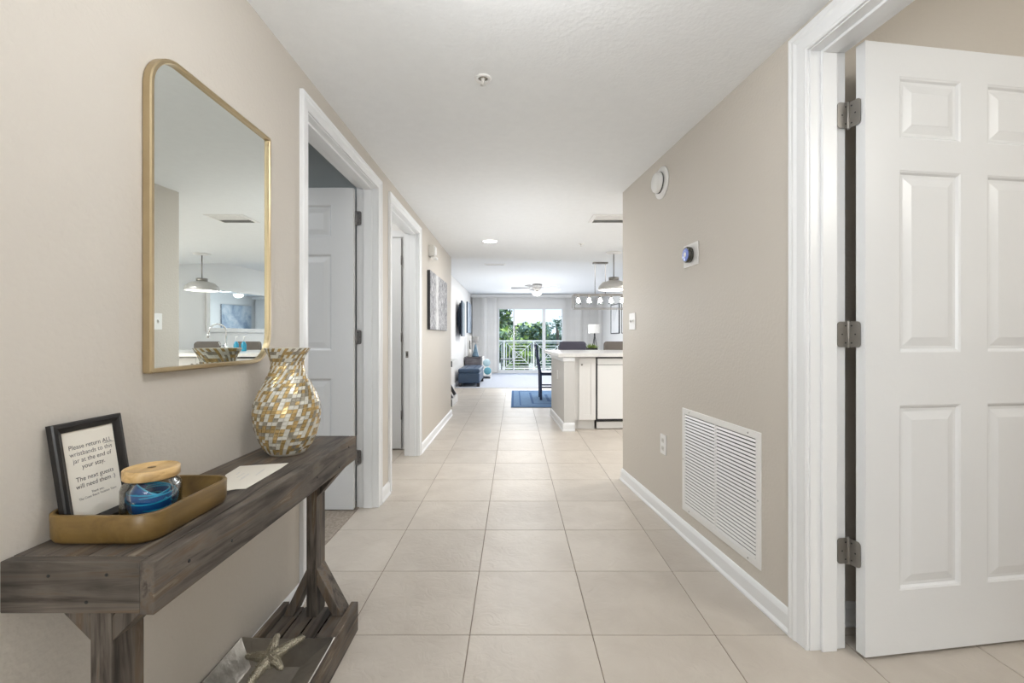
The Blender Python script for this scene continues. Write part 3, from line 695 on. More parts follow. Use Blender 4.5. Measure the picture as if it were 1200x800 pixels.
jr = thing('glass_jar', 'round glass jar with bamboo lid holding blue wristbands in the wooden tray', 'jar', (-.745, .930, .7235))
gp = [(0, 0), (.044, 0), (.049, .004), (.051, .014), (.051, .070), (.048, .079), (.042, .084), (.042, .090)]
gi = [(.040, .090), (.040, .083), (.046, .077), (.049, .069), (.049, .014), (.047, .006), (0, .005)]
obj('jar_glass', lathe(gp + gi, 40, caps=False), 'glass', jr)
obj('lid', lathe([(0, .0905), (.046, .0905), (.048, .0925), (.048, .109), (.046, .111), (.042, .111), (.041, .1095), (0, .1095)], 40, caps=False), 'bamboo', jr)
obj('lid_emblem', lathe([(.0, .1096), (.008, .1096), (.008, .1100), (0, .1100)], 6, caps=False), 'tray', jr)
rng = random.Random(3)
for k in range(9):
    wb = thing('wristband', 'coiled blue wristband in the glass jar, overlapping the others', 'wristband', (-.745, .930, .7235), 0, 'blue wristbands in the jar')
    th_ = R(rng.uniform(-38, 38)) if k < 6 else R(rng.uniform(-8, 8)); ph = rng.uniform(0, 6.28); rr = rng.uniform(.033, .0425); cz = .030 + .0045 * k
    cz = min(cz, .052)
    mx = Matrix.Translation((rng.uniform(-.004, .004), rng.uniform(-.004, .004), cz)) @ Matrix.Rotation(ph, 4, 'Z') @ Matrix.Rotation(th_, 4, 'X') @ Matrix.Rotation(-ph, 4, 'Z')
    N = 40; hw = .006
    def band(z0, z1, r0, r1):
        bm = bmesh.new(); R4 = []
        for i in range(N):
            a = 2 * PI * i / N; c_, s_ = math.cos(a), math.sin(a)
            R4.append([bm.verts.new(mx @ Vector((r * c_, r * s_, z))) for r, z in ((r0, z0), (r1, z0), (r1, z1), (r0, z1))])
        for i in range(N):
            A = R4[i]; B = R4[(i + 1) % N]
            for q in range(4): bm.faces.new((A[q], B[q], B[(q + 1) % 4], A[(q + 1) % 4])).smooth = False
        return bm
    obj('band', band(-hw, hw, rr, rr + .001), 'blueband', wb)
    obj('band_edge', band(hw, hw + .0022, rr - .0004, rr + .0016), 'cyanband', wb)
    if k == 7:
        wb['label'] = 'uppermost blue wristband with white lettering in the glass jar'
        del wb['group']
        t = text_bm('COAST BEACH RESORT', .0085, depth=.0001)
        for vv in t.verts:
            an = R(-48) + vv.co.x / rr; zz = vv.co.y - .003; vv.co = mx @ Vector(((rr + .0016) * math.cos(an), (rr + .0016) * math.sin(an), zz))
        obj('lettering', t, 'white', wb)
cdn = thing('paper_card', 'cream printed paper card lying on the console table between tray and vase', 'card', (-.73, 1.2, ZT + .001))
def onz(px_, py_, Z):
    Y = (1.1 - Z) * 530 / (py_ - 395); return ((px_ - 602.5) / 530 * Y, Y)
cpts = [onz(p_[0], p_[1], ZT) for p_ in ((264, 557), (281, 546.5), (338, 542.8), (329, 549), (300, 566), (288, 573), (276, 573.5), (262, 576))]
bm = prism(cpts, ZT + .0006, ZT + .0016); obj('paper_sheet', bm, 'paper', cdn, world=True)
tb = bmesh.new()
for n_, (a_, b_, c_, d_) in enumerate(((277, 556.5, 281, 553.5), (278, 560, 286, 555), (283, 561, 292, 555.5), (281, 563, 287, 559.5), (300, 557, 310, 550))):
    p0 = onz(a_, b_, ZT); p1 = onz(c_, d_, ZT); bar((p0[0], p0[1], ZT + .0018), (p1[0], p1[1], ZT + .0018), .004, .0004, tb)
obj('printed_lines', tb, 'offwhite', cdn, world=True)
for n_, (a_, b_, c_, d_) in enumerate(((279, 570, 318, 547), (282, 549.5, 306, 548))): pass

# ------------------------------------------------------------------ pewter tray and starfish on the lower shelf
pt_ = thing('pewter_tray', 'square hammered pewter tray with flared rim on the lower shelf of the console', 'tray', (-.728, 1.26, .0905))
bm = bmesh.new(); rs = []
for ins, z, bow in ((.075, 0, 0), (.073, .001, 0), (.0, .042, .006), (-.002, .0445, .006), (.001, .0455, .006), (.075, .004, 0)):
    x0, x1, y0, y1 = -.150 + ins, .150 - ins, -.195 + ins, .195 - ins; ring = []
    for (ax, ay), (bx_, by_) in (((x0, y0), (x1, y0)), ((x1, y0), (x1, y1)), ((x1, y1), (x0, y1)), ((x0, y1), (x0, y0))):
        for i in range(10): f = i / 10; ring.append(bm.verts.new((ax + (bx_ - ax) * f, ay + (by_ - ay) * f, z - bow * math.sin(PI * f))))
    rs.append(ring)
for A, B in zip(rs, rs[1:]):
    for i in range(40): bm.faces.new((A[i], A[(i + 1) % 40], B[(i + 1) % 40], B[i]))
bm.faces.new(list(reversed(rs[0]))); bm.faces.new(rs[-1])
obj('tray_body', bm, 'pewter', pt_)
sf = thing('starfish', 'antique silver starfish ornament resting in the pewter tray', 'ornament', (-.722, 1.345, .146))
sf.rotation_euler = (R(26), R(-6), 0)
bm = bmesh.new(); NR = 10
angs = [R(97), R(28), R(-32), R(-118), R(178)]; lens = [.072, .098, .062, .120, .085]; bend = [.0, .1, -.1, .12, -.12]
bmesh.ops.create_icosphere(bm, subdivisions=3, radius=.030, matrix=Matrix.Scale(.62, 4, (0, 0, 1)))
for a, L, bd in zip(angs, lens, bend):
    pts = []; rad = []
    for i in range(NR + 1):
        f = i / NR; aa = a + bd * f; pts.append((L * f * math.cos(aa), L * f * math.sin(aa), .004 - .004 * f + .006 * math.sin(PI * f))); rad.append(.0190 * (1 - .62 * f) if i < NR else .003)
    tube(pts, rad, 12, bm)
rm = bmesh.new(); o = obj('starfish_body', bm, 'star', sf, smooth=True)
md = o.modifiers.new('remesh', 'REMESH'); md.mode = 'VOXEL'; md.voxel_size = .0022; md.use_smooth_shade = True
dm = o.modifiers.new('sm', 'SMOOTH'); dm.iterations = 3
kb = bmesh.new()
rn = random.Random(5)
for a, L, bd in zip(angs, lens, bend):
    for i in range(1, 16):
        f = i / 16
        for s_ in (-1, 0, 1):
            aa = a + bd * f; rr_ = .0190 * (1 - .62 * f) * .62 * s_
            bmesh.ops.create_icosphere(kb, subdivisions=1, radius=.0022 * (1.15 - .5 * f), matrix=Matrix.Translation((L * f * math.cos(aa) - math.sin(aa) * rr_, L * f * math.sin(aa) + math.cos(aa) * rr_, .004 - .004 * f + .006 * math.sin(PI * f) + .0190 * (1 - .62 * f) * (.98 if s_ == 0 else .76))))
for i in range(26): 
    a = rn.uniform(0, 6.28); r_ = rn.uniform(0, .018); bmesh.ops.create_icosphere(kb, subdivisions=1, radius=.0022, matrix=Matrix.Translation((r_ * math.cos(a), r_ * math.sin(a), .0195 - r_ * .15)))
o = obj('knobbles', kb, 'star', sf, smooth=True); o['kind'] = 'stuff'

# ------------------------------------------------------------------ return air grille on right wall
RWZ = R(90) + A6      # local x along wall away from camera, local y into the room (-X)
def onright(y, z): return (RW(y), y, z)
gr = thing('air_return_grille', 'large white louvred return air grille low on the right wall', 'vent', onright(1.846, .428), RWZ)
GW, GH = .672, .562
gr_spec = [(0, 0), (0, .004), (.002, .006), (.028, .007), (.031, .005), (.031, 0)]
bm = bmesh.new(); rs = []
for i, y in gr_spec: rs.append([bm.verts.new((x, y, z)) for x, z in ((i, -GH / 2 + i), (GW - i, -GH / 2 + i), (GW - i, GH / 2 - i), (i, GH / 2 - i))])
for A, B in zip(rs, rs[1:]):
    for k in range(4): bm.faces.new((A[k], A[(k + 1) % 4], B[(k + 1) % 4], B[k]))
obj('frame', bm, 'white', gr)
obj('duct_back', box(.03, GW - .03, .0002, .0008, -GH / 2 + .03, GH / 2 - .03), 'hole', gr)
obj('center_bar', box(GW / 2 - .005, GW / 2 + .005, .0008, .0075, -GH / 2 + .03, GH / 2 - .03), 'white', gr, bevel=.0008)
lv = bmesh.new(); hw_ = (GW - .072) / 2
mx = Matrix.Rotation(R(-32), 4, 'X')
cube(lv, 0, hw_, -.0008, .0004, -.0055, .0055, mx=Matrix.Translation((0, .0045, 0)) @ Matrix.Rotation(R(28), 4, 'X'))
lo = obj('louvre', lv, 'white', gr); first = True
for side in (0, 1):
    for k in range(30):
        o = lo if first else lo.copy()
        if not first: C.objects.link(o)
        first = False
        o.location = (.031 + side * (hw_ + .010), .0, -GH / 2 + .040 + k * (GH - .080) / 29)
for (x, z) in ((.08, GH / 2 - .015), (GW - .08, GH / 2 - .015), (.08, -GH / 2 + .015), (GW - .08, -GH / 2 + .015), (.014, 0), (GW - .014, 0)):
    obj('screw', lathe([(.0, .0068), (.004, .0068), (.0035, .0082), (0, .0085)], 10, axis='y', caps=False).copy() if False else lathe([(.004, -.0068), (.0035, -.0082), (0, -.0085)], 10, axis='y', caps=False), 'screw', gr, loc=(x, 0, z))
# thermostat
th = thing('thermostat', 'round thermostat with dark ring on a white square plate on the right wall', 'thermostat', onright(2.42, 1.54), RWZ)
obj('wall_plate', box(-.078, .078, .0005, .006, -.0605, .0605), 'white', th, bevel=.003)
def ylathe(prof, seg, c=(0, 0, 0)):   # profile (r, outward y)
    bm = lathe(prof, seg); bm.transform(Matrix.Translation(c) @ Matrix.Rotation(R(-90), 4, 'X')); return bm
obj('ring', ylathe([(.036, .006), (.042, .010), (.042, .030), (.039, .034), (.035, .0345)], 36), 'plastic_dark', th)
obj('display', ylathe([(.0, .0346), (.034, .0346), (.031, .0375), (0, .038)][1:] , 32), 'thermo', th)
o = obj('display_mark', ylathe([(.013, .0378), (.012, .0385), (0, .0386)], 24), 'white', th)
# smoke alarm
sm = thing('smoke_alarm', 'round white smoke alarm with large base plate high on the right wall', 'smoke alarm', onright(2.785, 2.05), RWZ)
obj('base_plate', ylathe([(.098, .0005), (.098, .006), (.092, .011), (.066, .013)], 40), 'white', sm)
obj('alarm_housing', ylathe([(.062, .013), (.064, .03), (.058, .044), (.050, .050), (0, .052)], 36), 'white', sm)
obj('sensor_slot', ylathe([(.0648, .018), (.0652, .020), (.0648, .023)], 36), 'hole', sm)
# switch, outlet
sw = thing('light_switch', 'white double light switch plate near the far corner of the right wall', 'light switch', onright(3.275, 1.214), RWZ)
obj('wall_plate', box(-.058, .058, .0005, .006, -.060, .060), 'white', sw, bevel=.002)
for s in (-1, 1):
    obj('toggle_slot', box(s * .023 - .007, s * .023 + .007, .006, .0068, -.015, .015), 'offwhite', sw)
    obj('toggle', box(s * .023 - .004, s * .023 + .004, .0068, .016, -.004, .010), 'white', sw, bevel=.001)
ou = thing('wall_outlet', 'white electrical outlet low on the right wall beside the return grille', 'outlet', onright(2.76, .447), RWZ)
obj('wall_plate', box(-.038, .038, .0005, .006, -.060, .060), 'white', ou, bevel=.002)
for s in (-1, 1):
    so_ = obj('socket', box(-.016, .016, .006, .0075, s * .024 - .014, s * .024 + .014), 'offwhite', ou, bevel=.004)
    obj('slots', boxes([(-.008, -.006, .0075, .0078, s * .024 - .005, s * .024 + .006), (.006, .008, .0075, .0078, s * .024 - .005, s * .024 + .006)]), 'hole', so_)

# ------------------------------------------------------------------ ceiling pieces
def sprinkler(x, y, label, r=.037):
    s = thing('sprinkler', label, 'sprinkler', (x, y, HC), 0)
    obj('escutcheon', lathe([(r * .55, -.0005), (r * .6, -.006), (r * .92, -.007), (r, -.004), (r, -.0003)], 32, caps=False), 'white', s)
    obj('recess', lathe([(0, -.0008), (r * .56, -.001), (r * .56, -.0012), (0, -.0012)], 24, caps=False), 'm_grey', s)
    obj('sprinkler_head', lathe([(0, -.030), (.012, -.0295), (.012, -.0285), (.004, -.028), (.004, -.018), (.008, -.012), (.008, -.001)], 16, caps=False), 'offwhite', s)
    return s
sprinkler(-.134, 1.948, 'round white recessed sprinkler head in the hall ceiling nearest the viewer')
sprinkler(.80, 5.40, 'small white sprinkler head in the hall ceiling near the pendant lamp', .032)
dl = thing('recessed_downlight', 'glowing round recessed downlight in the far part of the hall ceiling', 'ceiling light', (-.28, 5.25, HC))
obj('trim_ring', lathe([(.082, -.001), (.084, -.006), (.096, -.005), (.100, -.0005)], 36, caps=False), 'white', dl)
obj('diffuser', lathe([(0, -.003), (.083, -.003), (.083, -.0015), (0, -.0015)], 36, caps=False), 'downlight', dl)
def vent(x, y, z, w_, d_, label, rz=0):
    s = thing('ceiling_vent', label, 'vent', (x, y, z), rz)
    obj('backing', box(-w_ / 2 + .03, w_ / 2 - .03, -d_ / 2 + .03, d_ / 2 - .03, -.0015, -.0004), 'hole', s)
    bm = bmesh.new(); rs = [[bm.verts.new((a * (w_ / 2 - i), b * (d_ / 2 - i), q)) for a, b in ((-1, -1), (1, -1), (1, 1), (-1, 1))] for i, q in ((0, -.0005), (.002, -.005), (.028, -.009), (.032, -.009), (.034, -.001))]
    for A, B in zip(rs, rs[1:]):
        for k in range(4): bm.faces.new((A[k], A[(k + 1) % 4], B[(k + 1) % 4], B[k]))
    obj('frame', bm, 'white', s)
    n = 7
    for k in range(n):
        y0 = -d_ / 2 + .042 + k * (d_ - .084) / (n - 1)
        obj('slat', box(-w_ / 2 + .034, w_ / 2 - .034, -.009, .009, -.0006, .0006, mx=Matrix.Translation((0, y0, -.0075)) @ Matrix.Rotation(R(38 if k > 3 else -38), 4, 'X')), 'white', s)
    return s
vent(.90, 4.25, HC, .36, .30, 'square white air vent in the hall ceiling at the kitchen corner')
vent(-.34, 8.06, LC, .38, .16, 'narrow white air vent in the living room ceiling')
# fire alarm strobe on left wall
st = thing('alarm_strobe', 'white wall alarm box with strobe lens high on the left wall past the doorways', 'alarm', (XL, 4.72, 1.99), R(-90))
obj('housing', box(-.06, .06, .0005, .058, -.052, .062), 'offwhite', st, bevel=.004)
obj('strobe_lens', box(-.045, .045, .058, .072, -.03, .05), 'white', st, bevel=.005)
obj('lower_lens', boxes([(-.05, .05, .02, .085, -.082, -.054)]), 'white', st, bevel=.012)

# ------------------------------------------------------------------ paintings on left
def canvas(name, x, y0, y1, z0, z1, th_, mat, label, edge='blackmetal'):
    t = thing(name, label, 'painting', (x, (y0 + y1) / 2, (z0 + z1) / 2))
    obj('stretcher', box(0.001, th_ - .002, -(y1 - y0) / 2, (y1 - y0) / 2, -(z1 - z0) / 2, (z1 - z0) / 2), edge, t)
    obj('canvas', box(th_ - .002, th_, -(y1 - y0) / 2 + .002, (y1 - y0) / 2 - .002, -(z1 - z0) / 2 + .002, (z1 - z0) / 2 - .002), mat, t, loc=(0, 0, 0)); return t
pa = canvas('wall_painting', XL, 4.60, 5.76, 1.18, 1.785, .032, 'art_grey', 'grey and white speckled abstract canvas on the left hall wall')
bm = None
canvas('wall_painting', XLL, 12.42, 13.55, 1.22, 2.08, .035, 'art_blue', 'pale blue canvas beside the television on the living room wall', 'tv')
# television on swivel mount
tv = thing('television', 'dark television on a swivel wall mount in the living room', 'television', (-1.20, 10.58, 1.52))
obj('screen_panel', bar((0.045, -.48, -.40), (-.02, .47, -.40), .035, .86, up=(0, 0, 1)) if False else box(-.018, .018, -.48, .48, -.40, .40), 'tv', tv, rot=(0, 0, R(3.0)), bevel=.004)
obj('screen', box(.0185, .0195, -.47, .47, -.39, .39), 'screen', tv, rot=(0, 0, R(3.0)))
bm = bmesh.new(); A = [bm.verts.new((-.020, y, z)) for y, z in ((-.44, -.36), (.40, -.36), (.40, .36), (-.44, .36))]; B = [bm.verts.new((-.108, y, z)) for y, z in ((-.25, -.12), (.1, -.12), (.1, .14), (-.25, .14))]
bm.faces.new(A); bm.faces.new(list(reversed(B)))
for k in range(4): bm.faces.new((A[k], A[(k + 1) % 4], B[(k + 1) % 4], B[k]))
obj('wall_mount', bm, 'tv', tv)
# ------------------------------------------------------------------ white console table behind hall corner
ct = thing('side_console', 'white console table with dark ends just past the left hall corner', 'table', (-1.13, 7.45, 0))
obj('top_slab', box(-.150, .157, -.34, .35, .63, .724), 'cabinet', ct, bevel=.003)
obj('end_board', box(-.150, .155, -.348, -.3405, .632, .722), 'blackmetal', ct)
obj('base_slab', box(-.150, .157, -.34, .35, .0, .12), 'cabinet', ct, bevel=.003)
obj('end_board', box(-.150, .155, -.348, -.3405, .01, .118), 'blackmetal', ct)
for yy in (-.20, .22):
    obj('leg', box(-.03, .03, yy - .03, yy + .03, .12, .63), 'blackmetal', ct)
    for s in (-1, 1): obj('brace', bar((s * .03, yy, .30), (s * .13, yy, .125), .05, .04, up=(0, 1, 0)), 'blackmetal', ct)

# ------------------------------------------------------------------ living room: ottoman, side table, lamp...
ot = thing('storage_ottoman', 'navy blue leather bench ottoman on block feet at the left living room wall', 'ottoman', (-.998, 10.63, 0))
for x in (-.2, .2):
    for y in (-.6, .6): obj('foot', box(x - .035, x + .035, y - .035, y + .035, .006, .085), 'blackmetal', ot, bevel=.004)
obj('body', box(-.235, .235, -.66, .66, .085, .31), 'navy', ot, bevel=.03, segs=4)
obj('cushion', box(-.240, .240, -.665, .665, .305, .405), 'navy', ot, bevel=.035, segs=4)
bt = bmesh.new()
for i in range(2):
    for j in range(5): lathe([(.014, .403), (.010, .412), (0, .414)], 10, bt, c=(-.1 + .2 * i, -.48 + .24 * j, 0))
obj('tufting_buttons', bt, 'navywood', ot)
stb = thing('end_table', 'dark grey wood end table behind the navy ottoman', 'table', (-1.075, 12.0, 0))
obj('table_top', box(-.215, .215, -.30, .30, .56, .585), 'greywood', stb, bevel=.003)
obj('table_body', box(-.19, .20, -.28, .28, .10, .559), 'greywood', stb, bevel=.003)
for x in (-.17, .17):
    for y in (-.25, .25): obj('leg', box(x - .02, x + .02, y - .02, y + .02, .006, .10), 'greywood', stb)
lp = thing('table_lamp', 'smoky blue glass table lamp with grey drum shade on the dark end table', 'lamp', (-1.02, 11.95, .5855))
obj('base', lathe([(0, 0), (.085, 0), (.09, .02), (.088, .045), (.06, .14), (.035, .24), (.022, .31), (.012, .33), (0, .335)], 24, caps=False), 'blueglass', lp)
obj('stem', lathe([(.006, .33), (.006, .42)], 10), 'blackmetal', lp)
obj('lamp_shade', lathe([(.085, .37), (.082, .53), (.080, .53), (.083, .37)], 28, caps=False), 'greyshade', lp)
cndl = thing('pillar_candle', 'grey pillar holder with slim dark taper on the dark end table', 'candle', (-1.16, 11.85, .5855))
obj('holder', lathe([(.045, 0), (.045, .20)], 20), 'offwhite', cndl); obj('taper', lathe([(.011, .2), (.011, .42), (.004, .43)], 10), 'darkback', cndl)
fr_ = thing('tall_white_frame', 'tall white panel leaning behind the pillar candle', 'panel', (-1.22, 12.22, .5855))
obj('board', box(-.05, .07, -.012, .012, 0, .56), 'white', fr_, bevel=.003)
wc = thing('white_chair', 'low white wooden chair beyond the ottoman holding two round pillows', 'chair', (-.80, 12.3, 0))
obj('side_panel', box(-.06, -.035, -.35, .35, .05, .58), 'white', wc, bevel=.01); obj('seat', box(-.035, .16, -.33, .33, 0.07, .10), 'white', wc, bevel=.01)
obj('side_panel', box(.16, .175, -.33, .33, .006, .12), 'white', wc, bevel=.006); obj('back_panel', box(-.035, .10, .33, .35, .10, .50), 'white', wc, bevel=.006)
obj('leg', box(-.055, -.04, -.33, -.30, .006, .05), 'blackmetal', wc); obj('leg', box(-.055, -.04, .30, .33, .006, .05), 'blackmetal', wc)
def pillow(mat, loc, label, r=.10):
    bm = bmesh.new(); bmesh.ops.create_icosphere(bm, subdivisions=3, radius=r); bm.transform(Matrix.Scale(.55, 4, (0, 1, 0)))
    o = obj('round_pillow', bm, mat, smooth=True, loc=loc); tag(o, label, 'pillow')
pillow('teal', (-.71, 12.06, .202), 'lower teal round pillow on the white chair'); pillow('paleteal', (-.74, 12.18, .41), 'upper pale blue round pillow on the white chair', .10)

# ------------------------------------------------------------------ glass door, cornice, blinds
w1 = sempty('window_1', (0, YB, 0), 0, 'white framed sliding glass door to the balcony')
fx0, fx1 = -.455, 1.46
obj('frame', boxes([(GX0, fx0, -.02, .10, 0, GZ1), (fx1, GX1, -.02, .10, 0, GZ1), (fx0, fx1, -.02, .10, 1.955, GZ1), (fx0, fx1, -.02, .10, 0, .035)]), 'trim', w1, bevel=.004)
for (a_, b_) in ((-.03, .02), (.86, .96)): obj('stile', box(a_, b_, .0, .05, .035, 1.955), 'trim', w1, bevel=.003)
obj('bottom_rail', boxes([(fx0, -.03, .01, .045, .035, .10), (.02, .86, .01, .045, .035, .10), (.96, fx1, .01, .045, .035, .10)]), 'trim', w1, bevel=.003)
for (a_, b_) in ((fx0, -.03), (.02, .86), (.96, fx1)): obj('pane', box(a_, b_, .025, .029, .10, 1.955), 'winglass', w1)
cn = thing('blind_cornice', 'long white cornice board above the sliding glass door blinds', 'cornice', (.24, YB - .10, 2.345))
obj('board', box(-1.545, 1.545, -.10, -.08, -.045, .045), 'blind', cn, bevel=.003); obj('top_board', box(-1.545, 1.545, -.08, .095, .03, .045), 'blind', cn)
for x in (-1.545, 1.525): obj('end_board', box(x, x + .02, -.08, .095, -.045, .03), 'blind', cn)
def blinds(x0, x1, n, y, label, z0=.03, z1=2.30, ang=60):
    t = thing('vertical_blinds', label, 'blinds', ((x0 + x1) / 2, y, z0)); f = None
    for k in range(n):
        if f is None: f = obj('slat', box(-.043, .043, -.0012, .0012, 0, z1 - z0), 'blind', t); o = f
        else: o = f.copy(); C.objects.link(o)
        o.location = (x0 + (k + .5) * (x1 - x0) / n - (x0 + x1) / 2, 0, 0); o.rotation_euler = (0, 0, R(ang + random.uniform(-8, 8)))
    obj('headrail', box((x0 - x1) / 2, (x1 - x0) / 2, -.02, .02, z1 - z0 + .001, z1 - z0 + .03), 'blind', t)
    return t
blinds(-1.24, -.86, 9, YB - .09, 'white vertical blinds stacked at the left wall of the living room', ang=35)
blinds(-.84, -.53, 5, YB - .07, 'white vertical blinds beside the left edge of the sliding door', ang=15)
blinds(1.56, 2.62, 14, YB - .09, 'white vertical blinds drawn across the wall right of the sliding door', ang=25)
# ------------------------------------------------------------------ ceiling fan
fn = thing('ceiling_fan', 'white ceiling fan with bowl light in the living room', 'ceiling fan', (.56, 11.1, LC))
obj('motor_housing', lathe([(.10, -.001), (.13, -.02), (.125, -.06), (.10, -.11), (.07, -.14), (.06, -.15)], 28), 'greyshade', fn)
obj('fitter', lathe([(.035, -.20), (.035, -.15)], 16), 'steel', fn)
obj('light_bowl', lathe([(0, -.29), (.06, -.28), (.10, -.25), (.115, -.21), (.10, -.20)], 28), 'glow', fn)
for k in range(5):
    a = 2 * PI * k / 5 + .5
    mx = Matrix.Rotation(a, 4, 'Z') @ Matrix.Rotation(R(10), 4, 'X')
    bb = bmesh.new(); pts = rrect(.16, .64, -.065, .065, (.03, .05, .05, .03), 5)
    prism([(x, y * (.75 + .35 * (x - .16) / .48)) for x, y in pts], -.003, .003, bb); bb.transform(Matrix.Translation((0, 0, -.085)) @ mx)
    obj('blade', bb, 'greyshade', fn)
    bb = bmesh.new(); cube(bb, .10, .20, -.015, .015, -.006, -.0031); bb.transform(Matrix.Translation((0, 0, -.085)) @ mx); obj('blade_iron', bb, 'steel', fn)

# ------------------------------------------------------------------ rug, dining table, chair, chandelier
rg = thing('area_rug', 'blue area rug with darker border stripes under the dining table', 'rug', (1.3, 8.16, .001))
obj('rug_field', box(-1.35, 1.35, -1.09, 1.09, 0, .010), 'rug', rg, bevel=.002)
for (ins, wd) in ((.012, .03), (.14, .025), (.34, .04), (.62, .05)):
    a, b = 1.35 - ins, 1.09 - ins
    obj('border_stripe', boxes([(-a, a, -b, -b + wd, .010, .0108), (-a, a, b - wd, b, .010, .0108), (-a, -a + wd, -b + wd, b - wd, .010, .0108), (a - wd, a, -b + wd, b - wd, .010, .0108)]), 'rugdark', rg)
dt = thing('dining_table', 'white dining table on the blue rug behind the kitchen island', 'table', (1.5, 7.9, .012))
obj('table_top', box(-.84, .84, -.48, .48, .725, .758), 'white', dt, bevel=.005)
obj('apron', boxes([(-.76, .76, -.42, -.40, .64, .725), (-.76, .76, .40, .42, .64, .725), (-.76, -.74, -.40, .40, .64, .725), (.74, .76, -.40, .40, .64, .725)]), 'white', dt)
for x in (-.73, .73):
    for y in (-.39, .39): obj('leg', box(x - .035, x + .035, y - .035, y + .035, 0, .64), 'white', dt, bevel=.003)
def chair(loc, rz, label, mat='navywood'):
    """faces +x"""
    c = thing('dining_chair', label, 'chair', loc, rz, None)
    for y in (-.2, .2):
        obj('leg', bar((.18, y, 0), (.18, y, .43), .04, .04, up=(0, 1, 0)), mat, c, bevel=.003)
        bm = bar((-.20, y, 0), (-.205, y, .47), .04, .045, up=(0, 1, 0)); bar((-.205, y, .46), (-.29, y, .96), .035, .045, bm, up=(0, 1, 0)); obj('rear_leg', bm, mat, c)
    obj('seat', box(-.20, .22, -.22, .22, .425, .475), mat, c, bevel=.01)
    obj('top_rail', bar((-.282, -.18, .92), (-.282, .18, .92), .09, .022, up=(1, 0, 0)), mat, c)
    for k in range(3): obj('back_slat', bar((-.215, -.1 + .1 * k, .50), (-.275, -.1 + .1 * k, .89), .03, .012, up=(0, 1, 0)), mat, c)
    for y in (-.2, .2): obj('stretcher', bar((-.18, y, .22), (.16, y, .22), .02, .025), mat, c)
    return c
c1 = chair((.665, 8.05, .012), 0, 'navy blue wooden dining chair at the near left end of the white table')
# table ware
pl = thing('planter', 'dark rectangular planter with green leaves on the dining table', 'plant', (1.30, 7.62, .7705))
obj('trough', box(-.10, .10, -.05, .05, 0, .15), 'blackmetal', pl, bevel=.004)
bm = bmesh.new(); rn = random.Random(2)
for k in range(60):
    a = rn.uniform(0, 6.28); t = rn.uniform(.2, 1.1); L = rn.uniform(.06, .12); x0 = rn.uniform(-.08, .08); y0 = rn.uniform(-.04, .04)
    d = Vector((math.cos(a) * math.sin(t), math.sin(a) * math.sin(t), math.cos(t))); s_ = d.cross(Vector((0, 0, 1))).normalized() * .012
    p0 = Vector((x0, y0, .13)); bm.faces.new([bm.verts.new(q) for q in (p0, p0 + d * L * .5 + s_, p0 + d * L, p0 + d * L * .5 - s_)])
o = obj('leaves', bm, 'leaf2', pl); o['kind'] = 'stuff'
o = obj('glass_bowl', lathe([(0, 0), (.03, .002), (.035, .01), (.03, .09), (.05, .14), (.085, .19), (.082, .19), (.045, .14), (.02, .1), (0, .1)], 28, caps=False), 'bluebowl', loc=(1.60, 7.65, .7705)); tag(o, 'cobalt blue footed glass bowl on the dining table', 'bowl')
tl = thing('tripod_lamp', 'white drum shade lamp on thin dark tripod legs in the living room corner', 'lamp', (2.17, 12.2, .006))
for k in range(3):
    a = 2 * PI * k / 3 + PI / 2; obj('leg', tube([(.24 * math.cos(a), .24 * math.sin(a), 0), (.0 * math.cos(a), .0, 1.17)], .009, 8), 'blackmetal', tl)
obj('lamp_shade', lathe([(.17, 1.20), (.165, 1.44), (.163, 1.44), (.168, 1.20)], 32, caps=False), 'shade', tl)
obj('hub', lathe([(.02, 1.14), (.02, 1.22)], 12), 'blackmetal', tl)
# linear chandelier
ch = thing('linear_chandelier', 'rectangular nickel chandelier with five glowing glass shades above the dining table', 'chandelier', (1.495, 7.86, LC))
zt, zb = -.56, -.81; L2, D2_ = .475, .14
obj('ceiling_plate', box(-.13, .13, -.04, .04, -.025, -.0005), 'steel', ch, bevel=.003)
for x in (-.09, .09): obj('rod', lathe([(.006, zt), (.006, -.025)], 10, c=(x, 0, 0)), 'steel', ch)
for y in (-D2_, D2_):
    obj('frame_side', boxes([(-L2, L2, y - .006, y + .006, zt - .012, zt), (-L2, L2, y - .006, y + .006, zb, zb + .012), (-L2, -L2 + .012, y - .006, y + .006, zb + .012, zt - .012), (L2 - .012, L2, y - .006, y + .006, zb + .012, zt - .012)]), 'steel', ch)
obj('crossbars', boxes([(-L2, -L2 + .012, -D2_ + .006, D2_ - .006, zt - .012, zt), (L2 - .012, L2, -D2_ + .006, D2_ - .006, zt - .012, zt), (-L2, -L2 + .012, -D2_ + .006, D2_ - .006, zb, zb + .012), (L2 - .012, L2, -D2_ + .006, D2_ - .006, zb, zb + .012), (-L2 + .012, L2 - .012, -.006, .006, zt - .012, zt)]), 'steel', ch)
for k in range(5):
    x = -.38 + .19 * k
    s_ = obj('socket', lathe([(.022, zt - .05), (.022, zt - .012)], 14), 'steel', ch, loc=(x, 0, 0))
    obj('glass_shade', lathe([(.048, zt - .175), (.052, zt - .12), (.048, zt - .07), (.022, zt - .05), (.020, zt - .05), (.046, zt - .072), (.050, zt - .12), (.046, zt - .175)], 20, caps=False), 'glass', s_)
    obj('bulb', lathe([(0, zt - .145), (.022, zt - .135), (.030, zt - .11), (.022, zt - .075), (.012, zt - .055)], 16), 'bulb', s_)
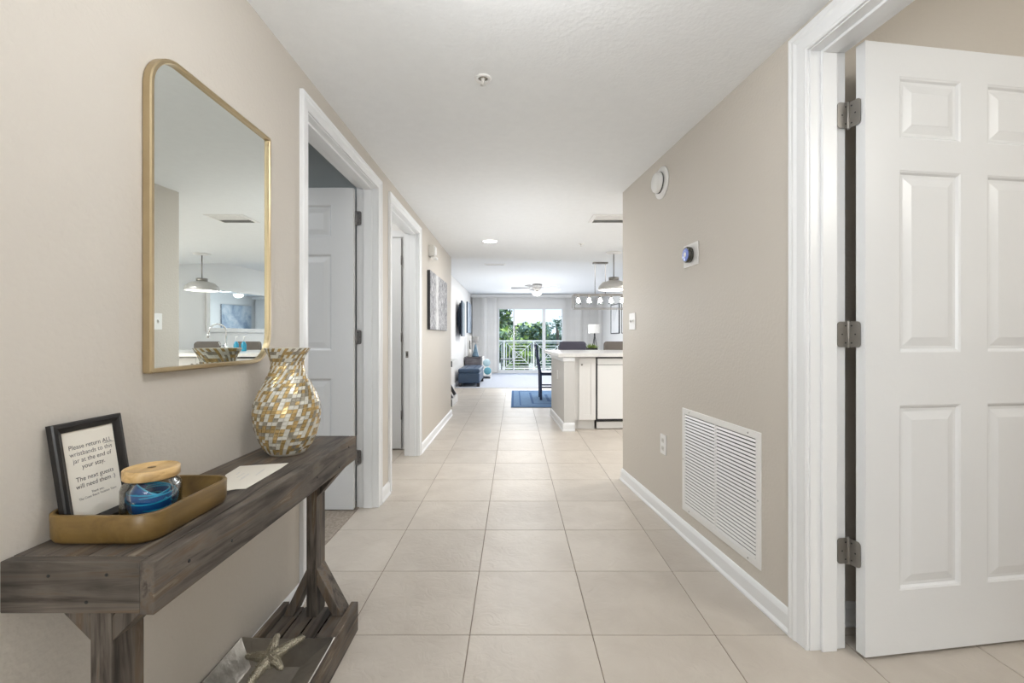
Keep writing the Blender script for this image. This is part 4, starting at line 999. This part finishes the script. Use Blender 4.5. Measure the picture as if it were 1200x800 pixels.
# pendants
def pendant(x, y, label):
    p_ = thing('pendant_lamp', label, 'lamp', (x, y, HC))
    obj('canopy', lathe([(.045, -.022), (.10, -.012), (.104, -.0005)], 28), 'white', p_)
    obj('rod', lathe([(.007, -.34), (.007, -.02)], 10), 'steel', p_)
    obj('cap', lathe([(.065, -.375), (.067, -.33), (.06, -.328), (0, -.327)], 24), 'steel', p_)
    obj('dome', lathe([(.196, -.495), (.205, -.475), (.19, -.435), (.15, -.395), (.08, -.372), (.06, -.368)] + [(.06, -.371), (.08, -.376), (.148, -.40), (.186, -.438), (.200, -.475), (.193, -.494)], 40, caps=False), 'pendant', p_)
    obj('diffuser', lathe([(.0, -.492), (.19, -.490), (.192, -.482), (0, -.482)], 36, caps=False), 'glow', p_)
    return p_
M['pendant'] = paint('grey_enamel', (.46, .45, .43), .3, .3)
pendant(1.31, 5.95, 'grey metal dome pendant lamp above the kitchen island, left one')
pendant(2.43, 6.05, 'grey dome pendant lamp above the island seen reflected in the mirror')

# ------------------------------------------------------------------ kitchen island (frame K)
AK = R(3.0); K0 = Vector((.585, 5.30, 0))
iw = sempty('wall_island', tuple(K0), AK, 'grey beige painted end wall of the kitchen island')
obj('end_wall', box(0, .125, 0, .14, 0, .865), 'kneewall', iw)
obj('side_wall', box(0, .10, .14, 1.10, 0, .865), 'kneewall', iw)
obj('back_wall', box(.10, 2.72, 1.00, 1.10, 0, .865), 'kneewall', iw)
obj('cap_moulding', boxes([(-.014, .125, -.014, 0, .815, .868), (-.014, 0, 0, 1.10, .815, .868)]), 'trim', iw, bevel=.005)
sp = [(0, 0), (.022, 0), (.022, .012), (.015, .022), (.015, .075), (.010, .090), (0, .098)]
obj('baseboard', sweep([(.125, 0), (0, 0), (0, 1.10), (2.7, 1.10)], [(a, z) for a, z in sp]), 'trim', iw)
def K(name, lab, cat, x, y=0, z=0, group=None):
    q = Matrix.Rotation(AK, 4, 'Z') @ Vector((x, y, z)) + K0; return thing(name, lab, cat, tuple(q), AK, group)
def cabinet(x, W, lab, nd=1, first=True):
    c = K('base_cabinet', lab, 'cabinet', x, .07)
    obj('cabinet_body', box(0, W, 0, .52, .115, .862), 'cabinet', c)
    obj('toe_kick', box(0, W, .06, .08, 0, .115), 'cabinet', c)
    dw = W / nd
    for k in range(nd):
        a, b = k * dw + .003, (k + 1) * dw - .003
        d = obj('door', boxes([(a, b, -.014, 0, .120, .850)]), 'cabinet', c, bevel=.001)
        obj('door_rail', boxes([(a, a + .055, -.020, -.014, .120, .850), (b - .055, b, -.020, -.014, .120, .850), (a + .055, b - .055, -.020, -.014, .120, .180), (a + .055, b - .055, -.020, -.014, .790, .850)]), 'cabinet', d, bevel=.001)
        obj('knob', ylathe([(.006, 0), (.005, .012), (.012, .020), (.011, .026), (0, .028)], 14).copy() if False else lathe([(.006, 0), (.005, .012), (.012, .020), (.011, .026), (0, .028)], 14, axis='y', c=(a + .03 if k == 0 and nd == 1 else (b - .03 if k == 0 else a + .03), -.020, .775)), 'steel', d)
    return c
c = K('filler_strip', 'white vertical filler strip at the left end of the island cabinets', 'trim', .126, .07); c['category'] = 'trim'
obj('strip', box(0, .058, 0, .02, .115, .862), 'cabinet', c)
obj('toe_kick', box(0, .058, .06, .08, 0, .115), 'cabinet', c)
cabinet(.185, .205, 'narrow white shaker base cabinet left of the dishwasher')
dwz = K('dishwasher', 'white dishwasher with dark surround set into the island', 'dishwasher', .396, .055)
obj('tub', box(0, .60, .02, .52, .10, .862), 'blackmetal', dwz)
obj('door', box(.012, .588, -.015, .02, .13, .770), 'appliance', dwz, bevel=.004)
obj('control_panel', box(.012, .588, -.018, .02, .775, .848), 'appliance', dwz, bevel=.004)
obj('kick_plate', box(.012, .588, .04, .05, .01, .088), 'cabinet', dwz); obj('handle_knob', lathe([(.010, 0), (.012, .012), (0, .014)], 14, axis='y', c=(.42, -.015, .735)), 'steel', dwz)
cabinet(1.005, .98, 'wide white two door sink base cabinet right of the dishwasher', 2)
cabinet(1.995, .76, 'white two door base cabinet at the far right end of the island', 2)
tp = K('countertop', 'white quartz countertop of the kitchen island with wide overhang', 'countertop', 0, 0, 0)
SKX0, SKX1, SKY0, SKY1 = 1.27, 1.84, .14, .50
TZ0, TZ1 = .870, .912
obj('slab', boxes([(-.07, SKX0, -.03, 1.40, TZ0, TZ1), (SKX1, 2.80, -.03, 1.40, TZ0, TZ1), (SKX0, SKX1, -.03, SKY0, TZ0, TZ1), (SKX0, SKX1, SKY1, 1.40, TZ0, TZ1)]), 'quartz', tp)
snk = K('sink', 'steel undermount sink in the island countertop', 'sink', 1.555, .32)
obj('basin', boxes([(-.27, .27, -.165, .165, .8655, .8675), (-.27, -.268, -.165, .165, .8675, .905), (.268, .27, -.165, .165, .8675, .905), (-.268, .268, -.165, -.163, .8675, .905), (-.268, .268, .163, .165, .8675, .905)]), 'steel', snk)
fc = K('faucet', 'tall gooseneck steel kitchen faucet on the island countertop', 'faucet', 1.55, .66, TZ1 + .0005); fc.rotation_euler = (0, 0, AK + R(125))
obj('faucet_base', lathe([(.028, 0), (.028, .01), (.020, .014), (.020, .10), (.014, .11)], 20), 'chrome', fc)
pts = [(0, 0, .10), (0, 0, .26)] + [(-.10 + .10 * math.cos(a), 0, .26 + .10 * math.sin(a)) for a in [PI * i / 12 for i in range(1, 11)]]
obj('spout', tube(pts + [(-.205, 0, .24)], .0115, 12), 'chrome', fc); obj('spray_head', tube([(-.203, 0, .245), (-.215, 0, .18)], [.015, .018], 14), 'chrome', fc)
obj('lever', tube([(-.02, 0, .07), (-.075, 0, .085), (-.085, 0, .12)], [.010, .008, .006], 10), 'chrome', fc)
for xx, lab in ((1.44, 'blue soap bottle left of the pair, on the island countertop'), (1.335, 'blue soap bottle with tall pump, right of the pair on the island')):
    s_ = K('soap_bottle', lab, 'bottle', xx, .70, TZ1 + .0005)
    obj('bottle_body', lathe([(.030, 0), (.032, .01), (.032, .09), (.02, .12), (.014, .13)], 20), 'tealliquid', s_)
    obj('pump', tube([(0, 0, .13), (0, 0, .19), (-.03, 0, .19)], .006, 8), 'white', s_)
# bar stools
def stool(x, y, mat, lab):
    s = thing('bar_stool', lab, 'stool', (x, y, 0), AK)
    for sx_ in (-1, 1):
        for sy_ in (-1, 1): obj('leg', tube([(sx_ * .29, sy_ * .245, .0), (sx_ * .16, sy_ * .16, .62)], .009, 8), 'blackmetal', s)
    obj('footrest', tube([(-.252, -.222, .18), (.252, -.222, .18), (.252, .222, .18), (-.252, .222, .18)], .007, 8, closed=True), 'blackmetal', s)
    obj('seat', box(-.21, .21, -.20, .20, .62, .70), mat, s, bevel=.03, segs=3)
    bm = bmesh.new(); pts = rrect(-.205, .205, .66, 1.035, (.04, .04, .05, .05), 5); n = len(pts)
    fa = [[bm.verts.new((px_ * (1 - .0 * 0) , yy + .10 * (px_ / .2) ** 2 * -.6, pz_)) for px_, pz_ in pts] for yy in (.19, .235)]
    bm.faces.new(fa[0]); bm.faces.new(list(reversed(fa[1])))
    for i in range(n): bm.faces.new((fa[0][i], fa[0][(i + 1) % n], fa[1][(i + 1) % n], fa[1][i]))
    obj('backrest', bm, mat, s, bevel=.012, segs=3); return s
stool(.87, 6.82, 'fabric_blue', 'slate grey upholstered bar stool with black metal legs, leftmost at the island').rotation_euler = (0, 0, R(-12))
stool(1.59, 6.81, 'fabric_taupe', 'taupe upholstered bar stool, second from the left at the island')
stool(2.36, 6.82, 'fabric_taupe', 'taupe upholstered bar stool, third from the left at the island')
stool(2.99, 6.82, 'fabric_taupe', 'taupe bar stool farthest from the hall, leftmost in the mirror reflection')
# outlet on island side
oi_ = K('wall_outlet', 'white outlet on the painted side of the kitchen island', 'outlet', -.0005, .50, .62)
obj('wall_plate', box(-.006, 0, -.036, .036, -.058, .058), 'white', oi_, bevel=.002); obj('socket', box(-.0075, -.006, -.015, .015, -.04, .04), 'offwhite', oi_)

# pictures on right dining wall
def rpic(y0, y1, z0, z1, mat, label, fcol='blackmetal', fwid=.02, name='wall_picture', cat='picture'):
    ym = (y0 + y1) / 2; t = thing(name, label, cat, (RR(ym), ym, (z0 + z1) / 2), RWZ); W_ = (y1 - y0) / math.cos(A6) / 2; H_ = (z1 - z0) / 2
    bm = bmesh.new(); rs = [[bm.verts.new((a * (W_ - i), q, b * (H_ - i))) for a, b in ((-1, -1), (1, -1), (1, 1), (-1, 1))] for i, q in ((0, .001), (0, .028), (fwid, .028), (fwid, .001))]
    for A, B in zip(rs, rs[1:] + rs[:1]):
        for k in range(4): bm.faces.new((A[k], A[(k + 1) % 4], B[(k + 1) % 4], B[k]))
    obj('frame', bm, fcol, t)
    obj('picture_sheet', box(-W_ + fwid, W_ - fwid, .004, .016, -H_ + fwid, H_ - fwid), mat, t); return t
rpic(12.25, 12.95, 1.20, 2.02, 'art_white', 'white and grey abstract picture in thin black frame, far one on the right wall')
rpic(11.3, 12.05, 1.20, 2.02, 'art_white', 'white and grey abstract picture in thin black frame, nearer the dining table')
big = rpic(7.49, 9.45, 1.19, 1.98, 'bigart', 'wide white framed mirror on the right dining wall, seen in the gold mirror', 'white', .07, 'framed_mirror', 'mirror') if 'bigart' in M else None
M['bigart'] = paint('bluish_mirror_silver', (.80, .86, .90), .03, 1.0, vary=0)
big = rpic(7.49, 9.45, 1.19, 1.98, 'bigart', 'wide white framed mirror on the right dining wall, seen in the gold mirror', 'white', .07, 'framed_mirror', 'mirror')

# ------------------------------------------------------------------ outside
structure(obj('floor_balcony', box(-2.6, 4.0, YB + .12, 15.45, -.16, -.02), 'deck'))
structure(obj('ground', box(-60, 60, 15.6, 120, -3.4, -3.2), 'ground'))
rl = thing('balcony_railing', 'white balcony railing with nested square pattern beyond the glass door', 'railing', (0, 15.3, -.02))
for x in (-1.34, -.34, .66, 1.66, 2.66): obj('post', box(x - .03, x + .03, -.03, .03, 0, 1.0), 'rail', rl)
obj('top_rail', box(-2.4, 3.0, -.035, .035, .97, 1.02), 'rail', rl); obj('bottom_rail', box(-2.4, 3.0, -.02, .02, .05, .09), 'rail', rl)
for cx in (-1.84, -.84, .16, 1.16, 2.16):
    bm = bmesh.new(); cz = .53
    for k in range(1, 5):
        h_ = k * .098; w_ = k * .105
        for q in ((-w_, w_, -.010, .010, -h_ - .010, -h_ + .010), (-w_, w_, -.010, .010, h_ - .010, h_ + .010), (-w_ - .010, -w_ + .010, -.0095, .0095, -h_ + .01, h_ - .01), (w_ - .010, w_ + .010, -.0095, .0095, -h_ + .01, h_ - .01)):
            cube(bm, q[0] + cx, q[1] + cx, q[2], q[3], q[4] + cz, q[5] + cz)
    for s_ in (-1, 1): bar((cx - .46, 0, cz - s_ * .43), (cx + .46, 0, cz + s_ * .43), .018, .018, bm, up=(0, 1, 0))
    obj('lattice_panel', bm, 'rail', rl)
ptb = thing('patio_table', 'small grey patio table on the balcony behind the glass door', 'table', (-.22, 14.7, -.02))
obj('table_top', box(-.22, .22, -.22, .22, .40, .43), 'greyshade', ptb, bevel=.004)
for x in (-.19, .19):
    for y in (-.19, .19): obj('leg', box(x - .015, x + .015, y - .015, y + .015, 0, .40), 'greyshade', ptb)
def tree(x, y, z0, h, r, mats, label, n=2600, seed=1, trunk=.18, name='leafy_tree'):
    t = thing(name, label, 'tree', (x, y, z0)); rn = random.Random(seed)
    obj('trunk', tube([(0, 0, 0), (.1, 0, h * .3), (-.05, .1, h * .75)], [trunk, trunk * .8, trunk * .3], 8), 'bark', t)
    blobs = [(Vector((rn.uniform(-1, 1) * r * .65, rn.uniform(-.6, .6) * r, h * rn.uniform(.45, .92))), r * rn.uniform(.28, .48)) for _ in range(16)]
    bms = [bmesh.new() for _ in mats]
    for k in range(n):
        c, br = rn.choice(blobs); d = Vector((rn.gauss(0, 1), rn.gauss(0, 1), rn.gauss(0, 1))).normalized() * br * rn.uniform(.7, 1.05)
        p_ = c + d; u = Vector((rn.gauss(0, 1), rn.gauss(0, 1), rn.gauss(0, 1))).normalized(); v_ = u.cross(d).normalized(); L = rn.uniform(.10, .22)
        bm = bms[min(len(mats) - 1, int(rn.random() ** 1.5 * len(mats)))]
        bm.faces.new([bm.verts.new(q) for q in (p_ - u * L, p_ + v_ * L * .5, p_ + u * L, p_ - v_ * L * .5)])
    for bm, m in zip(bms, mats): o = obj('foliage', bm, m, t); o['kind'] = 'stuff'
    return t
tree(-1.35, 24, -3.2, 6.2, 1.9, ['leaf', 'leaf3', 'leaf2'], 'tall dark green tree at the left behind the balcony', 4200, 1)
tree(.75, 29, -3.2, 5.75, 1.55, ['leaf3', 'leaf', 'leaf2'], 'middle bushy tree sloping down behind the balcony railing', 3600, 2)
tree(.12, 21, -3.2, 4.5, .75, ['leaf2', 'leaf'], 'small bright green tree in front of the darker trees', 1500, 3)
tree(3.2, 34, -3.2, 4.5, 1.6, ['leaf3', 'leaf'], 'low blue green tree at the right behind the balcony', 2600, 4)
def palm(x, y, z0, h, label, seed):
    t = thing('palm_tree', label, 'tree', (x, y, z0)); rn = random.Random(seed)
    obj('trunk', tube([(0, 0, 0), (.05, 0, h * .5), (0, 0, h)], [.12, .09, .08], 8), 'bark', t)
    bm = bmesh.new()
    for k in range(26):
        a = rn.uniform(0, 6.28); el = rn.uniform(-.3, 1.1); p0 = Vector((0, 0, h)); prevp = p0
        for i in range(1, 7):
            f = i / 6; q = Vector((math.cos(a) * f * .95, math.sin(a) * f * .95, h + el * f * .8 - f * f * .55)); sd = Vector((-math.sin(a), math.cos(a), -.3)) * .14 * math.sin(PI * min(f, .95))
            for s_ in (-1, 1): bm.faces.new([bm.verts.new(z_) for z_ in (prevp, q, (q + prevp) / 2 + sd * s_)])
            prevp = q
    o = obj('fronds', bm, 'leaf3', t); o['kind'] = 'stuff'
palm(2.25, 23.5, -3.2, 4.9, 'palm tree right of the trees, beyond the balcony railing', 5)
palm(3.3, 26, -3.2, 5.35, 'taller palm tree at the right edge of the glass door view', 6)
hb = bmesh.new(); rn = random.Random(9)
for k in range(5200):
    p_ = Vector((rn.uniform(-3, 5), rn.uniform(-.6, .6), rn.uniform(-.4, 2.3 + .3 * math.sin(k)))); u = Vector((rn.gauss(0, 1), rn.gauss(0, 1), rn.gauss(0, 1))).normalized(); v_ = u.orthogonal().normalized(); L = .15
    hb.faces.new([hb.verts.new(p_ + q) for q in (-u * L, v_ * L * .6, u * L, -v_ * L * .6)])
hd = thing('hedge', 'long dark hedge below the balcony behind the railing', 'hedge', (-1.0, 19, -3.2)); o = obj('foliage', hb, 'leaf', hd); o['kind'] = 'stuff'
